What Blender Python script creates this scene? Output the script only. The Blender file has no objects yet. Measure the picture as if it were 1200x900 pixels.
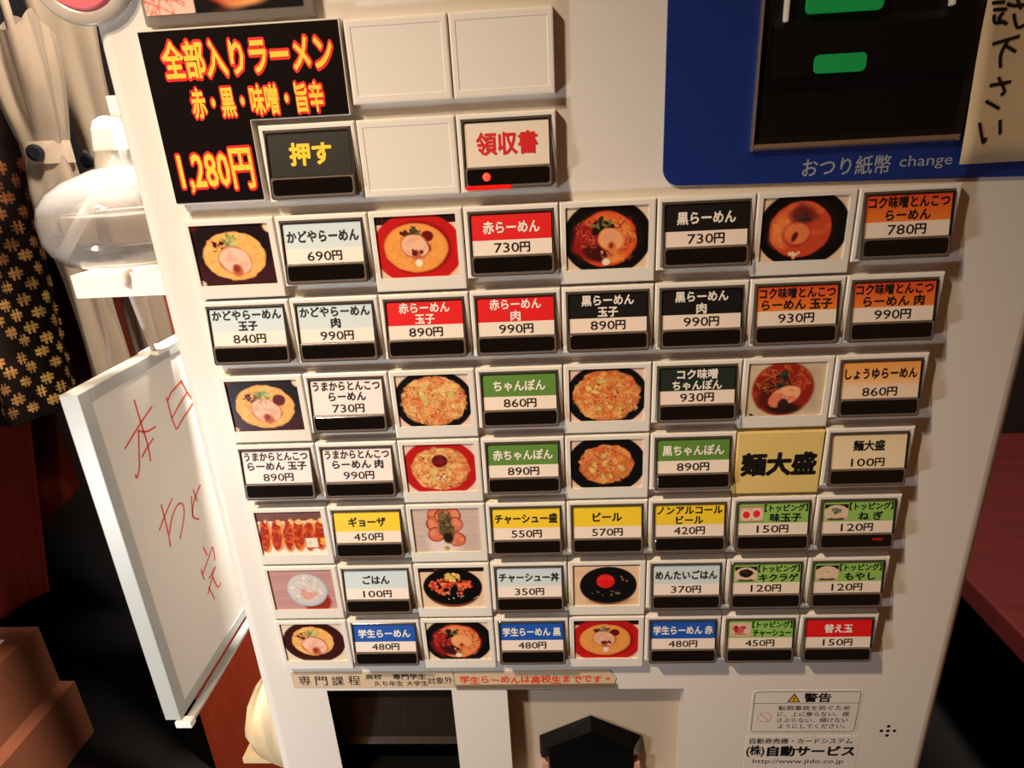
import bpy, bmesh, math, random
import numpy as np
from mathutils import Vector, Matrix, Quaternion

S = bpy.context.scene
COL = S.collection
random.seed(7); RNG = np.random.RandomState(7)

# ------------------------------------------------------------------ camera, world, lamps, exposure
cam_d = bpy.data.cameras.new('camera'); cam = bpy.data.objects.new('camera', cam_d); COL.objects.link(cam)
cam_d.sensor_width = 36.0; cam_d.lens = 36.0 * 740.34 / 1200.0; cam_d.clip_start = 0.01
cam.matrix_world = Matrix(((0.997855, 0.033283, 0.056376, 0.1530),
                           (0.040777, 0.357712, -0.932941, -0.2689),
                           (-0.051218, 0.933239, 0.355588, 0.0235),
                           (0, 0, 0, 1)))
S.camera = cam
W = bpy.data.worlds.new('world'); S.world = W; W.use_nodes = True
W.node_tree.nodes['Background'].inputs[0].default_value = (1.0, 0.40, 0.15, 1)
W.node_tree.nodes['Background'].inputs[1].default_value = 0.115
S.view_settings.view_transform = 'Standard'; S.view_settings.look = 'None'
S.view_settings.gamma = 1.0; S.view_settings.exposure = 0.0
def lamp(name, loc, power, color, radius, aim=None, cone=90):
    l = bpy.data.lights.new(name, 'SPOT' if aim else 'POINT'); l.energy = power; l.color = color; l.shadow_soft_size = radius
    o = bpy.data.objects.new(name, l); o.location = loc; COL.objects.link(o)
    if aim:
        l.spot_size = math.radians(cone); l.spot_blend = 1.0
        o.rotation_euler = (Vector(aim) - Vector(loc)).to_track_quat('-Z', 'Y').to_euler()
    return o
# two shaded downlights over the machine's left edge, plus unseen fill lights added low left and behind
lamp('spot_lamp', (-0.14, -0.30, 0.36), 11.0, (1.0, 0.79, 0.56), 0.010, (0.2, 0.0, -0.8), 84)
lamp('ceiling_lamp', (-0.24, -0.36, 0.52), 21.0, (1.0, 0.77, 0.53), 0.014, (0.2, 0.0, -0.8), 84)
lamp('left_fill', (-0.28, -0.30, -0.28), 5.4, (0.92, 0.96, 1.0), 0.03)
lamp('back_fill', (0.09, 0.20, 0.90), 330.0, (1.0, 0.93, 0.85), 0.05)  # fill added for the whiteboard, umbrellas and bottle

# ------------------------------------------------------------------ materials
def lin(c):
    c = np.asarray(c, float) / 255.0
    return np.where(c <= 0.04045, c / 12.92, ((c + 0.055) / 1.055) ** 2.4)
def mat(name, rgb, rough=0.5, metal=0.0, spec=0.5, emit=None, es=0.0, bump=None, noise=None, alpha=1.0, coat=0.0):
    m = bpy.data.materials.new(name); m.use_nodes = True
    nt = m.node_tree; b = nt.nodes['Principled BSDF']
    c = tuple(lin(rgb)) + (1,)
    b.inputs['Base Color'].default_value = c
    b.inputs['Roughness'].default_value = rough; b.inputs['Metallic'].default_value = metal
    b.inputs['Specular IOR Level'].default_value = spec; b.inputs['Alpha'].default_value = alpha
    b.inputs['Coat Weight'].default_value = coat
    if emit is not None:
        b.inputs['Emission Color'].default_value = tuple(lin(emit)) + (1,); b.inputs['Emission Strength'].default_value = es
    if noise or bump:
        tc = nt.nodes.new('ShaderNodeTexCoord'); n = nt.nodes.new('ShaderNodeTexNoise')
        sc = (noise or bump)[0]
        mp = nt.nodes.new('ShaderNodeMapping'); nt.links.new(tc.outputs['Object'], mp.inputs[0]); nt.links.new(mp.outputs[0], n.inputs['Vector'])
        n.inputs['Scale'].default_value = sc; n.inputs['Detail'].default_value = 5
        if noise:
            if len(noise) > 2: mp.inputs['Scale'].default_value = noise[2]
            mx = nt.nodes.new('ShaderNodeMix'); mx.data_type = 'RGBA'
            nt.links.new(n.outputs['Fac'], mx.inputs[0])
            mx.inputs[6].default_value = c; mx.inputs[7].default_value = tuple(lin(noise[1])) + (1,)
            nt.links.new(mx.outputs[2], b.inputs['Base Color'])
        if bump:
            bp = nt.nodes.new('ShaderNodeBump'); bp.inputs['Strength'].default_value = bump[1]; bp.inputs['Distance'].default_value = bump[2]
            nt.links.new(n.outputs['Fac'], bp.inputs['Height']); nt.links.new(bp.outputs[0], b.inputs['Normal'])
    return m
def see_through(name, rgb, clear, rough=0.1, trans=0.0, gloss=1.0):
    """thin clear plastic: straight-through light mixed with a tinted film and a fresnel gloss"""
    m = bpy.data.materials.new(name); m.use_nodes = True; nt = m.node_tree; nt.nodes.clear()
    N = nt.nodes.new; L = nt.links.new
    out = N('ShaderNodeOutputMaterial'); tr = N('ShaderNodeBsdfTransparent'); df = N('ShaderNodeBsdfDiffuse'); tl = N('ShaderNodeBsdfTranslucent')
    gl = N('ShaderNodeBsdfGlossy'); fr = N('ShaderNodeFresnel'); lw = N('ShaderNodeLayerWeight')
    c = tuple(lin(rgb)) + (1,)
    df.inputs[0].default_value = c; tl.inputs[0].default_value = c; gl.inputs['Roughness'].default_value = rough
    tr.inputs[0].default_value = tuple(0.6 + 0.4 * v for v in c[:3]) + (1,)
    a = N('ShaderNodeMixShader'); a.inputs[0].default_value = trans; L(df.outputs[0], a.inputs[1]); L(tl.outputs[0], a.inputs[2])
    # more film seen edge-on
    lw.inputs[0].default_value = 0.35
    mr = N('ShaderNodeMapRange'); L(lw.outputs['Facing'], mr.inputs[0]); mr.inputs[3].default_value = 1 - clear; mr.inputs[4].default_value = min(1, 1 - clear + 0.35)
    b = N('ShaderNodeMixShader'); L(mr.outputs[0], b.inputs[0]); L(tr.outputs[0], b.inputs[1]); L(a.outputs[0], b.inputs[2])
    f = N('ShaderNodeMath'); f.operation = 'MULTIPLY'; L(fr.outputs[0], f.inputs[0]); f.inputs[1].default_value = gloss; fr.inputs[0].default_value = 1.45
    d = N('ShaderNodeMixShader'); L(f.outputs[0], d.inputs[0]); L(b.outputs[0], d.inputs[1]); L(gl.outputs[0], d.inputs[2])
    L(d.outputs[0], out.inputs[0]); return m
def print_mat(name, rough=0.4, coat=0.0, spec=0.5):
    m = mat(name, (255, 255, 255), rough, spec=spec, coat=coat); nt = m.node_tree
    a = nt.nodes.new('ShaderNodeAttribute'); a.attribute_name = 'Col'
    nt.links.new(a.outputs['Color'], nt.nodes['Principled BSDF'].inputs['Base Color']); return m

M_PANEL = mat('powder_coated_steel', (222, 216, 208), 0.42, bump=(420, 0.12, 0.0004))
M_FRAME = mat('white_plastic', (228, 222, 212), 0.33)
M_CORE = mat('black_key_plastic', (20, 17, 16), 0.35)
M_BAR = mat('smoked_window', (7, 7, 8), 0.12, coat=0.3)
M_ACRY = see_through('clear_acrylic', (140, 128, 118), 0.70, 0.12, 0.25, 1.2)
M_HOLD = see_through('clear_holder', (226, 218, 208), 0.80, 0.1, 0.25, 0.8)
M_LIP = mat('grey_acrylic_lip', (104, 92, 84), 0.3)
M_FILM = see_through('clear_window', (235, 230, 225), 0.97, 0.08, 0, 0.9)
M_PRINT = print_mat('printed_card', 0.45)
M_PHOTO = print_mat('glossy_photo', 0.3, spec=.25)
M_CLOTHP = print_mat('woven_print', 0.9, spec=0.1)
M_INK = mat('black_ink', (18, 16, 16), 0.5)
M_WINK = mat('white_ink', (238, 232, 222), 0.5)
M_RINK = mat('red_ink', (206, 22, 26), 0.5)
M_GINK = mat('grey_ink', (150, 158, 168), 0.5)
M_YINK = mat('yellow_ink', (250, 205, 60), 0.5)
M_GOLD = mat('golden_ink', (245, 200, 40), 0.5)
M_ORED = mat('bright_red_ink', (228, 22, 18), 0.5)
M_POSTER = mat('black_poster', (18, 12, 13), 0.25, spec=.25)
M_BLUE = mat('blue_enamel', (16, 46, 118), 0.3, bump=(200, 0.05, 0.0003))
M_BLK = mat('black_gloss_plastic', (10, 10, 11), 0.2)
M_BLKM = mat('black_matt_plastic', (9, 9, 9), 0.45, spec=.25)
M_CHROME = mat('brushed_metal', (215, 200, 182), 0.28, 0.9)
M_STEEL = mat('tray_steel', (120, 112, 104), 0.33, 1.0, noise=(60, (84, 78, 72), (20, 1, 1)))
M_SLOT = mat('beige_slot_plastic', (190, 176, 158), 0.4)
M_LED = mat('red_led', (255, 40, 30), 0.2, emit=(255, 30, 20), es=9.0)
M_LEDD = mat('dim_red_led', (90, 10, 12), 0.3, emit=(255, 20, 20), es=0.25)
M_GREEN = mat('green_led', (10, 90, 40), 0.4, emit=(20, 200, 90), es=0.19)
M_PAPER = mat('kraft_paper', (196, 170, 128), 0.85, noise=(35, (208, 184, 146)), bump=(60, 0.25, 0.001))
M_STRIP = mat('note_paper', (214, 192, 162), 0.8, noise=(90, (196, 170, 138)))
M_TAPE = see_through('clear_tape', (225, 205, 180), 0.97, 0.15, 0.2, 0.6)
M_BOARD = mat('whiteboard_face', (236, 230, 222), 0.3)
M_ALU = mat('pale_aluminium', (184, 185, 181), 0.42, 0.1)
M_MARK = mat('red_marker', (236, 66, 40), 0.6)
M_VINYL = see_through('clear_vinyl', (140, 121, 100), 0.30, 0.3, 0.3, 0.3)
M_SHAFT = mat('umbrella_shaft', (104, 88, 72), 0.4)
M_VINYL2 = see_through('thin_vinyl', (190, 165, 138), 0.5, 0.3, 0.35, 0.4)
M_BOTTLE = see_through('clear_bottle', (226, 218, 210), 0.84, 0.08, 0.3, 1.3)
M_LIQ = see_through('clear_liquid', (228, 220, 212), 0.86, 0.04, 0.3, 1.2)
M_CAP = mat('white_cap', (240, 238, 232), 0.35)
M_TUBE = see_through('milky_tube', (240, 236, 232), 0.35, 0.2, 0.4, 1.0)
M_SHELF = mat('white_shelf', (246, 243, 236), 0.4)
M_CORD = mat('cotton_cord', (225, 205, 192), 0.9, bump=(900, 0.5, 0.001))
M_BLACKCLOTH = mat('black_cloth', (14, 12, 14), 0.95, spec=0.05, bump=(300, 0.3, 0.002))
M_REDCLOTH = mat('dark_red_cloth', (74, 12, 10), 0.9, spec=0.06, bump=(260, 0.3, 0.002))
M_BROWNCLOTH = mat('russet_cloth', (100, 31, 20), 0.92, spec=0.05, bump=(240, 0.35, 0.002))
M_CARD = mat('cardboard', (118, 62, 30), 0.8, noise=(40, (104, 52, 24), (1, 8, 1)))
M_LABEL = mat('paper_label', (225, 222, 222), 0.6)
M_BLUEINK = mat('blue_ink', (70, 80, 170), 0.6)
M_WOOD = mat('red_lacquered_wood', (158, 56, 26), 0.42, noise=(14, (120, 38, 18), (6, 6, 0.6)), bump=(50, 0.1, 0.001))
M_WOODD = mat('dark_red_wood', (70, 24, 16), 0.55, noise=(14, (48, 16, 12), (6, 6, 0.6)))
M_BENCH = mat('red_brown_bench', (58, 16, 13), 0.6, spec=.08, noise=(10, (40, 10, 9), (1, 8, 1)))
M_FLOOR = mat('dark_floor', (13, 11, 10), 0.6, noise=(9, (9, 8, 7)), spec=.15)
M_WALL = mat('dark_wall', (26, 15, 12), 0.85, noise=(5, (18, 11, 9)), spec=.1)
M_PINK = mat('pink_disc', (240, 108, 118), 0.4)
M_RIM = see_through('milky_rim', (232, 222, 208), 0.35, 0.2, 0.3, 1.0)
M_CREAM = mat('cream_paper', (238, 210, 165), 0.7, bump=(30, 0.2, 0.002))
M_AMBER = mat('warning_yellow', (226, 176, 52), 0.5)
M_FAINT = mat('faded_red_print', (214, 150, 130), 0.6)

# ------------------------------------------------------------------ geometry helpers
def link(name, me, m, parent=None, loc=(0, 0, 0)):
    o = bpy.data.objects.new(name, me); COL.objects.link(o)
    if m is not None and not me.materials: me.materials.append(m)
    o.location = loc
    if parent is not None: o.parent = parent
    return o
def pmesh(name, V, F, smooth=False, cols=None):
    me = bpy.data.meshes.new(name); me.from_pydata([tuple(v) for v in V], [], [tuple(f) for f in F]); me.update()
    if smooth:
        for p in me.polygons: p.use_smooth = True
    if cols is not None:
        a = me.color_attributes.new('Col', 'FLOAT_COLOR', 'POINT')
        d = np.ones((len(V), 4), np.float32); d[:, :3] = lin(cols); a.data.foreach_set('color', d.ravel())
    return me
def fix(me):
    b = bmesh.new(); b.from_mesh(me); bmesh.ops.recalc_face_normals(b, faces=b.faces); b.to_mesh(me); b.free(); return me
def rrect(x0, z0, x1, z1, r=0.0, n=4):
    """outline in (x, v-down) going round; r corner radius"""
    if r <= 0: return [(x0, z0), (x1, z0), (x1, z1), (x0, z1)]
    P = []
    for cx, cz, a0 in ((x0 + r, z0 + r, 180), (x1 - r, z0 + r, 270), (x1 - r, z1 - r, 0), (x0 + r, z1 - r, 90)):
        for k in range(n + 1):
            a = math.radians(a0 + 90 * k / n); P.append((cx + r * math.cos(a), cz + r * math.sin(a)))
    return P
def loft(rings, cap0=True, cap1=True, warp=None, mm=True):
    """rings: list of (outline in mm (u, v-down), y) -> (V, F) in metres, local x=u, z=-v"""
    V, F = [], []; n = len(rings[0][0]); k = 0.001 if mm else 1
    for out, y in rings:
        for (u, v) in out:
            yy = y + (warp(u, v) if warp else 0)
            V.append((u * k, yy * k, -v * k))
    for i in range(len(rings) - 1):
        for j in range(n):
            a, b = i * n + j, i * n + (j + 1) % n
            F.append((a, b, b + n, a + n))
    if cap0: F.append(tuple(range(n))[::-1])
    if cap1: F.append(tuple(range((len(rings) - 1) * n, len(rings) * n)))
    return V, F
def join(*vf):
    V, F = [], []
    for v, f in vf:
        o = len(V); V += list(v); F += [tuple(i + o for i in q) for q in f]
    return V, F
def box(x0, y0, z0, x1, y1, z1):
    V = [(x0, y0, z0), (x1, y0, z0), (x1, y1, z0), (x0, y1, z0), (x0, y0, z1), (x1, y0, z1), (x1, y1, z1), (x0, y1, z1)]
    return V, [(0, 3, 2, 1), (4, 5, 6, 7), (0, 1, 5, 4), (1, 2, 6, 5), (2, 3, 7, 6), (3, 0, 4, 7)]
def bbox_mesh(name, x0, y0, z0, x1, y1, z1, bev=0.0, seg=2):
    me = pmesh(name, *box(x0, y0, z0, x1, y1, z1))
    if bev:
        b = bmesh.new(); b.from_mesh(me)
        bmesh.ops.bevel(b, geom=list(b.edges), offset=bev, segments=seg, profile=0.6, affect='EDGES'); b.to_mesh(me); b.free()
    return me
def plate(u0, v0, u1, v1, y0, y1, r=0.0, bev=0.4, n=4):
    """solid plate from back y0 to front y1 with a small front bevel"""
    s = -1 if y1 < y0 else 1
    return loft([(rrect(u0, v0, u1, v1, r, n), y0), (rrect(u0, v0, u1, v1, r, n), y1 - s * bev),
                 (rrect(u0 + bev * .3, v0 + bev * .3, u1 - bev * .3, v1 - bev * .3, max(r - bev * .3, 0), n), y1 - s * bev * .3),
                 (rrect(u0 + bev, v0 + bev, u1 - bev, v1 - bev, max(r - bev, 0.01) if r > 0 else 0, n), y1)])
def tube(pts, rad, n=8, caps=True):
    pts = [Vector(p) for p in pts]; V, F = [], []
    rads = rad if isinstance(rad, (list, tuple)) else [rad] * len(pts)
    t0 = (pts[1] - pts[0]).normalized(); ref = Vector((0, 0, 1)) if abs(t0.z) < .9 else Vector((1, 0, 0))
    a = t0.cross(ref).normalized()
    for i, p in enumerate(pts):
        t = (pts[min(i + 1, len(pts) - 1)] - pts[max(i - 1, 0)]).normalized()
        a = (a - t * a.dot(t)).normalized(); b = t.cross(a)
        for k in range(n):
            w = 2 * math.pi * k / n; V.append(p + (a * math.cos(w) + b * math.sin(w)) * rads[i])
    for i in range(len(pts) - 1):
        for k in range(n):
            q, r = i * n + k, i * n + (k + 1) % n; F.append((q, r, r + n, q + n))
    if caps: F += [tuple(range(n))[::-1], tuple(range((len(pts) - 1) * n, len(pts) * n))]
    return V, F
def lathe(prof, n=32, c=(0, 0, 0), cap=True, mod=None):
    V, F = [], []
    for i, (r, z) in enumerate(prof):
        for k in range(n):
            a = 2 * math.pi * k / n; rr = r * (mod(a, i / (len(prof) - 1)) if mod else 1)
            V.append((c[0] + rr * math.cos(a), c[1] + rr * math.sin(a), c[2] + z))
    for i in range(len(prof) - 1):
        for k in range(n):
            a, b = i * n + k, i * n + (k + 1) % n; F.append((a, b, b + n, a + n))
    if cap: F += [tuple(range(n))[::-1], tuple(range((len(prof) - 1) * n, len(prof) * n))]
    return V, F
def stroke(pts, w, thick, axis, sub=5):
    """a flat ribbon (marker stroke) through 2D points lying on a plane; axis 'x' -> plane (y,z), axis 'y' -> plane (x,z)"""
    P = []
    p = [np.array(q, float) for q in pts]
    if len(p) > 2:
        for i in range(len(p) - 1):
            a, b, c, d = p[max(i - 1, 0)], p[i], p[i + 1], p[min(i + 2, len(p) - 1)]
            for k in range(sub):
                t = k / sub; P.append(.5 * ((2 * b) + (c - a) * t + (2 * a - 5 * b + 4 * c - d) * t * t + (3 * b - a - 3 * c + d) * t ** 3))
        P.append(p[-1])
    else: P = p
    V, F = [], []
    for i, q in enumerate(P):
        t = P[min(i + 1, len(P) - 1)] - P[max(i - 1, 0)]; t = t / (np.linalg.norm(t) + 1e-9); nrm = np.array([-t[1], t[0]])
        for s in (-1, 1):
            r = q + nrm * s * w / 2
            for h in (0, thick):
                V.append((h, r[0], r[1]) if axis == 'x' else (r[0], -h, r[1]))
    for i in range(len(P) - 1):
        a = i * 4; F += [(a, a + 4, a + 5, a + 1), (a + 1, a + 5, a + 7, a + 3), (a + 3, a + 7, a + 6, a + 2)]
    F += [(0, 1, 3, 2), (len(V) - 4, len(V) - 2, len(V) - 1, len(V) - 3)]
    return V, F

_tc = bpy.data.curves.new('letters', 'FONT'); _to = bpy.data.objects.new('letters', _tc); COL.objects.link(_to)
_cache = {}
def glyphs(body, offset, res=2):
    """filled letters; heavier weights add a ribbon of half-width offset along every outline"""
    k = (body, offset, res)
    if k not in _cache:
        def grab(fill):
            _tc.body = body; _tc.offset = 0.0; _tc.resolution_u = res; _tc.size = 1.0; _tc.fill_mode = fill
            dg = bpy.context.evaluated_depsgraph_get(); dg.update()
            return bpy.data.meshes.new_from_object(_to.evaluated_get(dg))
        me = grab('BOTH')
        V = [tuple(v.co) for v in me.vertices]; F = [tuple(p.vertices) for p in me.polygons]; bpy.data.meshes.remove(me)
        if offset > .003:
            me = grab('NONE'); P = [np.array(v.co[:2]) for v in me.vertices]
            for e in me.edges:
                p, q = P[e.vertices[0]], P[e.vertices[1]]; d = q - p; L = np.linalg.norm(d)
                if L < 1e-6: continue
                d = d / L * offset; n = np.array([-d[1], d[0]]); i = len(V); h = .7071
                for c in (p + n, p + (n - d) * h, p - d, p - (n + d) * h, p - n, q - n, q + (d - n) * h, q + d, q + (d + n) * h, q + n): V.append((c[0], c[1], 1.0 + len(F) % 12))
                F.append(tuple(range(i, i + 10)))
            bpy.data.meshes.remove(me)
        _cache[k] = (np.array(V).reshape(-1, 3), F)
    return _cache[k]
def text(body, cu, cv, height, width=None, offset=0.012, y=0.0, warp=None, stretch=1.0, res=2, rot=0.0, maxw=None):
    """letters centred at (cu, cv) mm; height = em size in mm; width = full run in mm"""
    V, F = glyphs(body, offset, res)
    V = V.copy(); c = (V.min(0) + V.max(0)) / 2; c[2] = 0; V -= c
    w = V[:, 0].max() - V[:, 0].min()
    sx = (width / w) if width else height * stretch
    if maxw and w * sx > maxw: sx = maxw / w
    u, v = V[:, 0] * sx, -V[:, 1] * height
    if rot:
        a = math.radians(rot); u, v = u * math.cos(a) - v * math.sin(a), u * math.sin(a) + v * math.cos(a)
    u, v = u + cu, v + cv
    out = [(a * .001, (y - q * .003 + (warp(a, b) if warp else 0)) * .001, -b * .001) for a, b, q in zip(u, v, V[:, 2])]
    return out, F

# ------------------------------------------------------------------ printed pictures (painted cell by cell into a fine coloured mesh)
def vnoise(h, w, cells, seed):
    r = np.random.RandomState(seed); g = r.rand(cells + 2, cells + 2)
    y = np.linspace(0, cells, h, endpoint=False); x = np.linspace(0, cells, w, endpoint=False)
    yi, xi = y.astype(int), x.astype(int); fy, fx = (y - yi)[:, None], (x - xi)[None]
    fy, fx = fy * fy * (3 - 2 * fy), fx * fx * (3 - 2 * fx)
    return (g[yi][:, xi] * (1 - fy) * (1 - fx) + g[yi + 1][:, xi] * fy * (1 - fx) + g[yi][:, xi + 1] * (1 - fy) * fx + g[yi + 1][:, xi + 1] * fy * fx)
class Canvas:
    def __init__(s, w, h, col, seed=1):
        s.w, s.h = w, h; s.r = np.random.RandomState(seed); s.seed = seed * 13
        s.C = np.tile(np.array(col, float), (h, w, 1))
        s.X, s.Y = np.meshgrid((np.arange(w) + .5) / w, (np.arange(h) + .5) / h)
    def put(s, m, col):
        m = np.clip(m, 0, 1)[..., None]; s.C = s.C * (1 - m) + np.array(col, float) * m
    def rad(s, cx, cy, rx, ry, rot=0.0, rough=0.0, cells=9):
        s.seed += 1
        a = math.radians(rot); dx, dy = (s.X - cx), (s.Y - cy) * s.h / s.w
        u, v = dx * math.cos(a) + dy * math.sin(a), -dx * math.sin(a) + dy * math.cos(a)
        d = np.sqrt((u / rx) ** 2 + (v / (ry * s.h / s.w)) ** 2)
        if rough: d = d * (1 + rough * (vnoise(s.h, s.w, cells, s.seed) - .5))
        return d
    def ell(s, cx, cy, rx, ry, col, soft=.04, rot=0.0, rough=0.0, cells=9):
        s.put((1 - s.rad(cx, cy, rx, ry, rot, rough, cells)) / soft + .5, col)
    def rect(s, x0, y0, x1, y1, col):
        s.put(((s.X >= x0) & (s.X <= x1) & (s.Y >= y0) & (s.Y <= y1)).astype(float), col)
    def tint(s, cx, cy, rx, ry, col, amt, cells=10, lo=.45, rough=.2):
        s.seed += 1
        n = vnoise(s.h, s.w, cells, s.seed); s.put(np.clip((n - lo) * 4, 0, 1) * amt * (s.rad(cx, cy, rx, ry, 0, rough) < 1), col)
    def strands(s, cx, cy, rx, ry, n, ln, cols, amt=.7, bend=1.2):
        for _ in range(n):
            a = s.r.rand() * 6.283; q = math.sqrt(s.r.rand()); x, y = cx + rx * q * math.cos(a), cy + ry * q * math.sin(a)
            d = s.r.rand() * 6.283; k = (s.r.rand() - .5) * bend * 2; c = np.array(cols[s.r.randint(len(cols))], float)
            st = max(4, int(ln * s.w))
            for i in range(st):
                x += math.cos(d) / s.w; y += math.sin(d) / s.h; d += k / st
                j, l = int(y * s.h), int(x * s.w)
                if 0 <= j < s.h and 0 <= l < s.w and ((x - cx) / rx) ** 2 + ((y - cy) / ry) ** 2 < 1.02: s.C[j, l] = s.C[j, l] * (1 - amt) + c * amt
    def blobs(s, cx, cy, rx, ry, n, size, cols, rough=.4, soft=.3):
        for _ in range(n):
            a = s.r.rand() * 6.283; q = math.sqrt(s.r.rand()); x, y = cx + rx * q * math.cos(a), cy + ry * q * math.sin(a)
            z = size * (.6 + .8 * s.r.rand())
            s.ell(x, y, z, z * s.w / s.h * (.5 + .5 * s.r.rand()), cols[s.r.randint(len(cols))], soft, s.r.rand() * 180, rough, 14)
    def noise(s, amt, cells):
        s.seed += 1; s.C *= (1 + amt * (vnoise(s.h, s.w, cells, s.seed)[..., None] - .5) * 2)
    def mesh(s, name, u0, v0, u1, v1, y, warp=None, place=None):
        h, w = s.h, s.w
        us = np.linspace(u0, u1, w); vs = np.linspace(v0, v1, h); V = []
        for b in vs:
            for a in us:
                if place: V.append(place(a, b))
                else: V.append((a * .001, (y + (warp(a, b) if warp else 0)) * .001, -b * .001))
        F = [(i * w + j, (i + 1) * w + j, (i + 1) * w + j + 1, i * w + j + 1) for i in range(h - 1) for j in range(w - 1)]
        return pmesh(name, V, F, cols=np.clip(s.C, 3, 255).reshape(-1, 3))

TAN, PINKM, NEGI = (236, 178, 100), (240, 190, 165), (150, 160, 90)
def chashu(c, x, y, k=1.0, col=PINKM, edge=(186, 96, 60)):
    c.ell(x, y, .195 * k, .21 * k, edge, .15, 20, .12)
    c.ell(x, y - .005, .18 * k, .19 * k, col, .15, 20, .12)
    c.tint(x, y, .15 * k, .16 * k, (225, 150, 130), .5, 14)
    c.ell(x + .01 * k, y + .14 * k, .06 * k, .09 * k, edge, .5, -10, .4); c.ell(x + .0, y + .11 * k, .03 * k, .05 * k, (140, 50, 36), .6, 0, .4)
def ph_ramen(seed, bowl=(58, 22, 24), cx=.5, cy=.52, rx=.40, ry=.40, whole=False, paste=False):
    c = Canvas(104, 80, (224, 205, 178), seed)
    if whole:
        c.rect(0, 0, 1, .03, (110, 30, 30)); c.ell(.5, .5, .50, .54, bowl, .03)
    else:
        c.rect(0, 0, 1, 1, bowl); c.rect(0, 0, .25, .07, (120, 24, 22)); c.rect(.78, 0, 1, .09, (140, 30, 26))
        c.ell(.5, .35, .52, .52, (28, 16, 20), .15); c.ell(1.0, .06, .08, .10, (220, 200, 170), .3); c.ell(0, .97, .07, .07, (200, 180, 160), .3)
    c.ell(cx, cy, rx, ry, (214, 150, 84), .04, 0, .07, 16); c.ell(cx, cy, rx * .97, ry * .97, TAN, .06, 0, .09, 16)
    c.strands(cx, cy, rx * .97, ry * .97, 260, .10, [(250, 205, 135), (222, 156, 80), (205, 135, 66)], .5)
    c.blobs(.34, .34, .10, .08, 10, .022, [(92, 24, 30), (70, 18, 24)], .8); c.strands(.34, .34, .14, .12, 16, .08, [(80, 20, 26)], .9)
    c.blobs(.49, .28, .09, .09, 16, .03, [NEGI, (190, 190, 120), (118, 130, 70)], .8)
    chashu(c, .50, .60, 1.1)
    if paste: c.ell(.70, .40, .085, .10, (96, 22, 24), .2, 20, .3); c.strands(.40, .42, .2, .14, 12, .06, [(96, 36, 28)], .8)
    return c
def ph_red(seed, dull=1.0):
    c = Canvas(104, 80, (224, 190, 165), seed); c.rect(0, 0, 1, .14, (40, 20, 20)); c.strands(.1, .06, .2, .06, 6, .1, [(150, 50, 40)])
    c.ell(.5, .54, .56, .58, (196, 28, 30), .03); c.ell(.5, .52, .42, .43, (150, 20, 22), .1); c.ell(.48, .52, .395, .40, (226, 140, 62), .05, 0, .05)
    c.ell(.48, .52, .37, .375, (238, 158, 78), .1); c.strands(.48, .56, .37, .36, 150, .12, [(245, 178, 100), (208, 120, 52)], .4)
    c.ell(.63, .34, .075, .085, (104, 20, 24), .2); c.blobs(.36, .30, .06, .04, 5, .03, [(80, 30, 30)]); c.blobs(.47, .28, .08, .08, 16, .026, [(104, 96, 60), (60, 56, 40), (170, 160, 100)])
    c.ell(.48, .52, .18, .15, (120, 40, 30), .15, 0, .1); chashu(c, .47, .50, .92, (238, 186, 150), (190, 100, 70)); c.blobs(.49, .58, .10, .03, 5, .025, [(90, 30, 34)])
    c.ell(.50, .77, .045, .06, (240, 232, 215), .4, 0, .4)
    return c
def ph_black(seed, soup=(224, 100, 48), kind=0, bg=(226, 200, 170)):
    c = Canvas(104, 80, bg, seed); c.ell(.5, .5, .535, .60, (14, 13, 14), .03); c.ell(.5, .5, .43, .47, (30, 20, 18), .2)
    if kind == 0:
        c.ell(.49, .52, .365, .43, (214, 70, 40), .05, 0, .07, 12); c.ell(.49, .52, .345, .41, soup, .08, 0, .1)
        c.tint(.49, .52, .34, .40, (236, 142, 70), .8, 7); c.ell(.28, .55, .20, .30, (150, 30, 30), .5, 10, .4); c.ell(.38, .74, .16, .14, (70, 20, 22), .5, 20, .3)
        c.strands(.27, .45, .16, .26, 90, .07, [(240, 120, 80), (200, 50, 46), (110, 22, 24)], .7); c.strands(.70, .45, .14, .3, 40, .10, [(160, 30, 26), (90, 20, 18)], .6); c.strands(.62, .78, .2, .12, 60, .1, [(250, 165, 90), (214, 100, 50)], .5)
        c.blobs(.44, .30, .12, .10, 14, .035, [(52, 44, 30), (120, 116, 60), (34, 28, 24)]); c.blobs(.40, .40, .08, .06, 5, .03, [(36, 22, 22)])
        chashu(c, .55, .53, .85, (240, 166, 110), (220, 120, 70)); c.ell(.49, .88, .045, .055, (240, 220, 200), .4, 0, .3); c.ell(.44, .72, .014, .02, (240, 190, 170), .5)
    else:
        c.ell(.47, .51, .36, .43, (208, 66, 44), .05, 0, .04); c.ell(.47, .51, .34, .41, soup, .12); c.ell(.27, .50, .14, .25, (240, 130, 66), .6, 0, .3)
        c.tint(.47, .5, .34, .4, (240, 120, 66), .6, 9); c.strands(.25, .50, .12, .2, 40, .06, [(250, 170, 100)], .5); c.ell(.48, .30, .16, .14, (110, 40, 34), .6, 0, .5); c.blobs(.47, .34, .12, .07, 9, .03, [(50, 36, 38), (84, 50, 46)])
        c.ell(.43, .58, .165, .19, (160, 46, 34), .3); c.ell(.43, .57, .15, .17, (236, 128, 72), .25, 0, .1); c.tint(.43, .57, .14, .16, (216, 90, 56), .6, 12); c.ell(.41, .62, .03, .08, (96, 26, 26), .5, 20); c.blobs(.45, .90, .08, .05, 7, .022, [(240, 220, 190), (240, 170, 110)])
    return c
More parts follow.
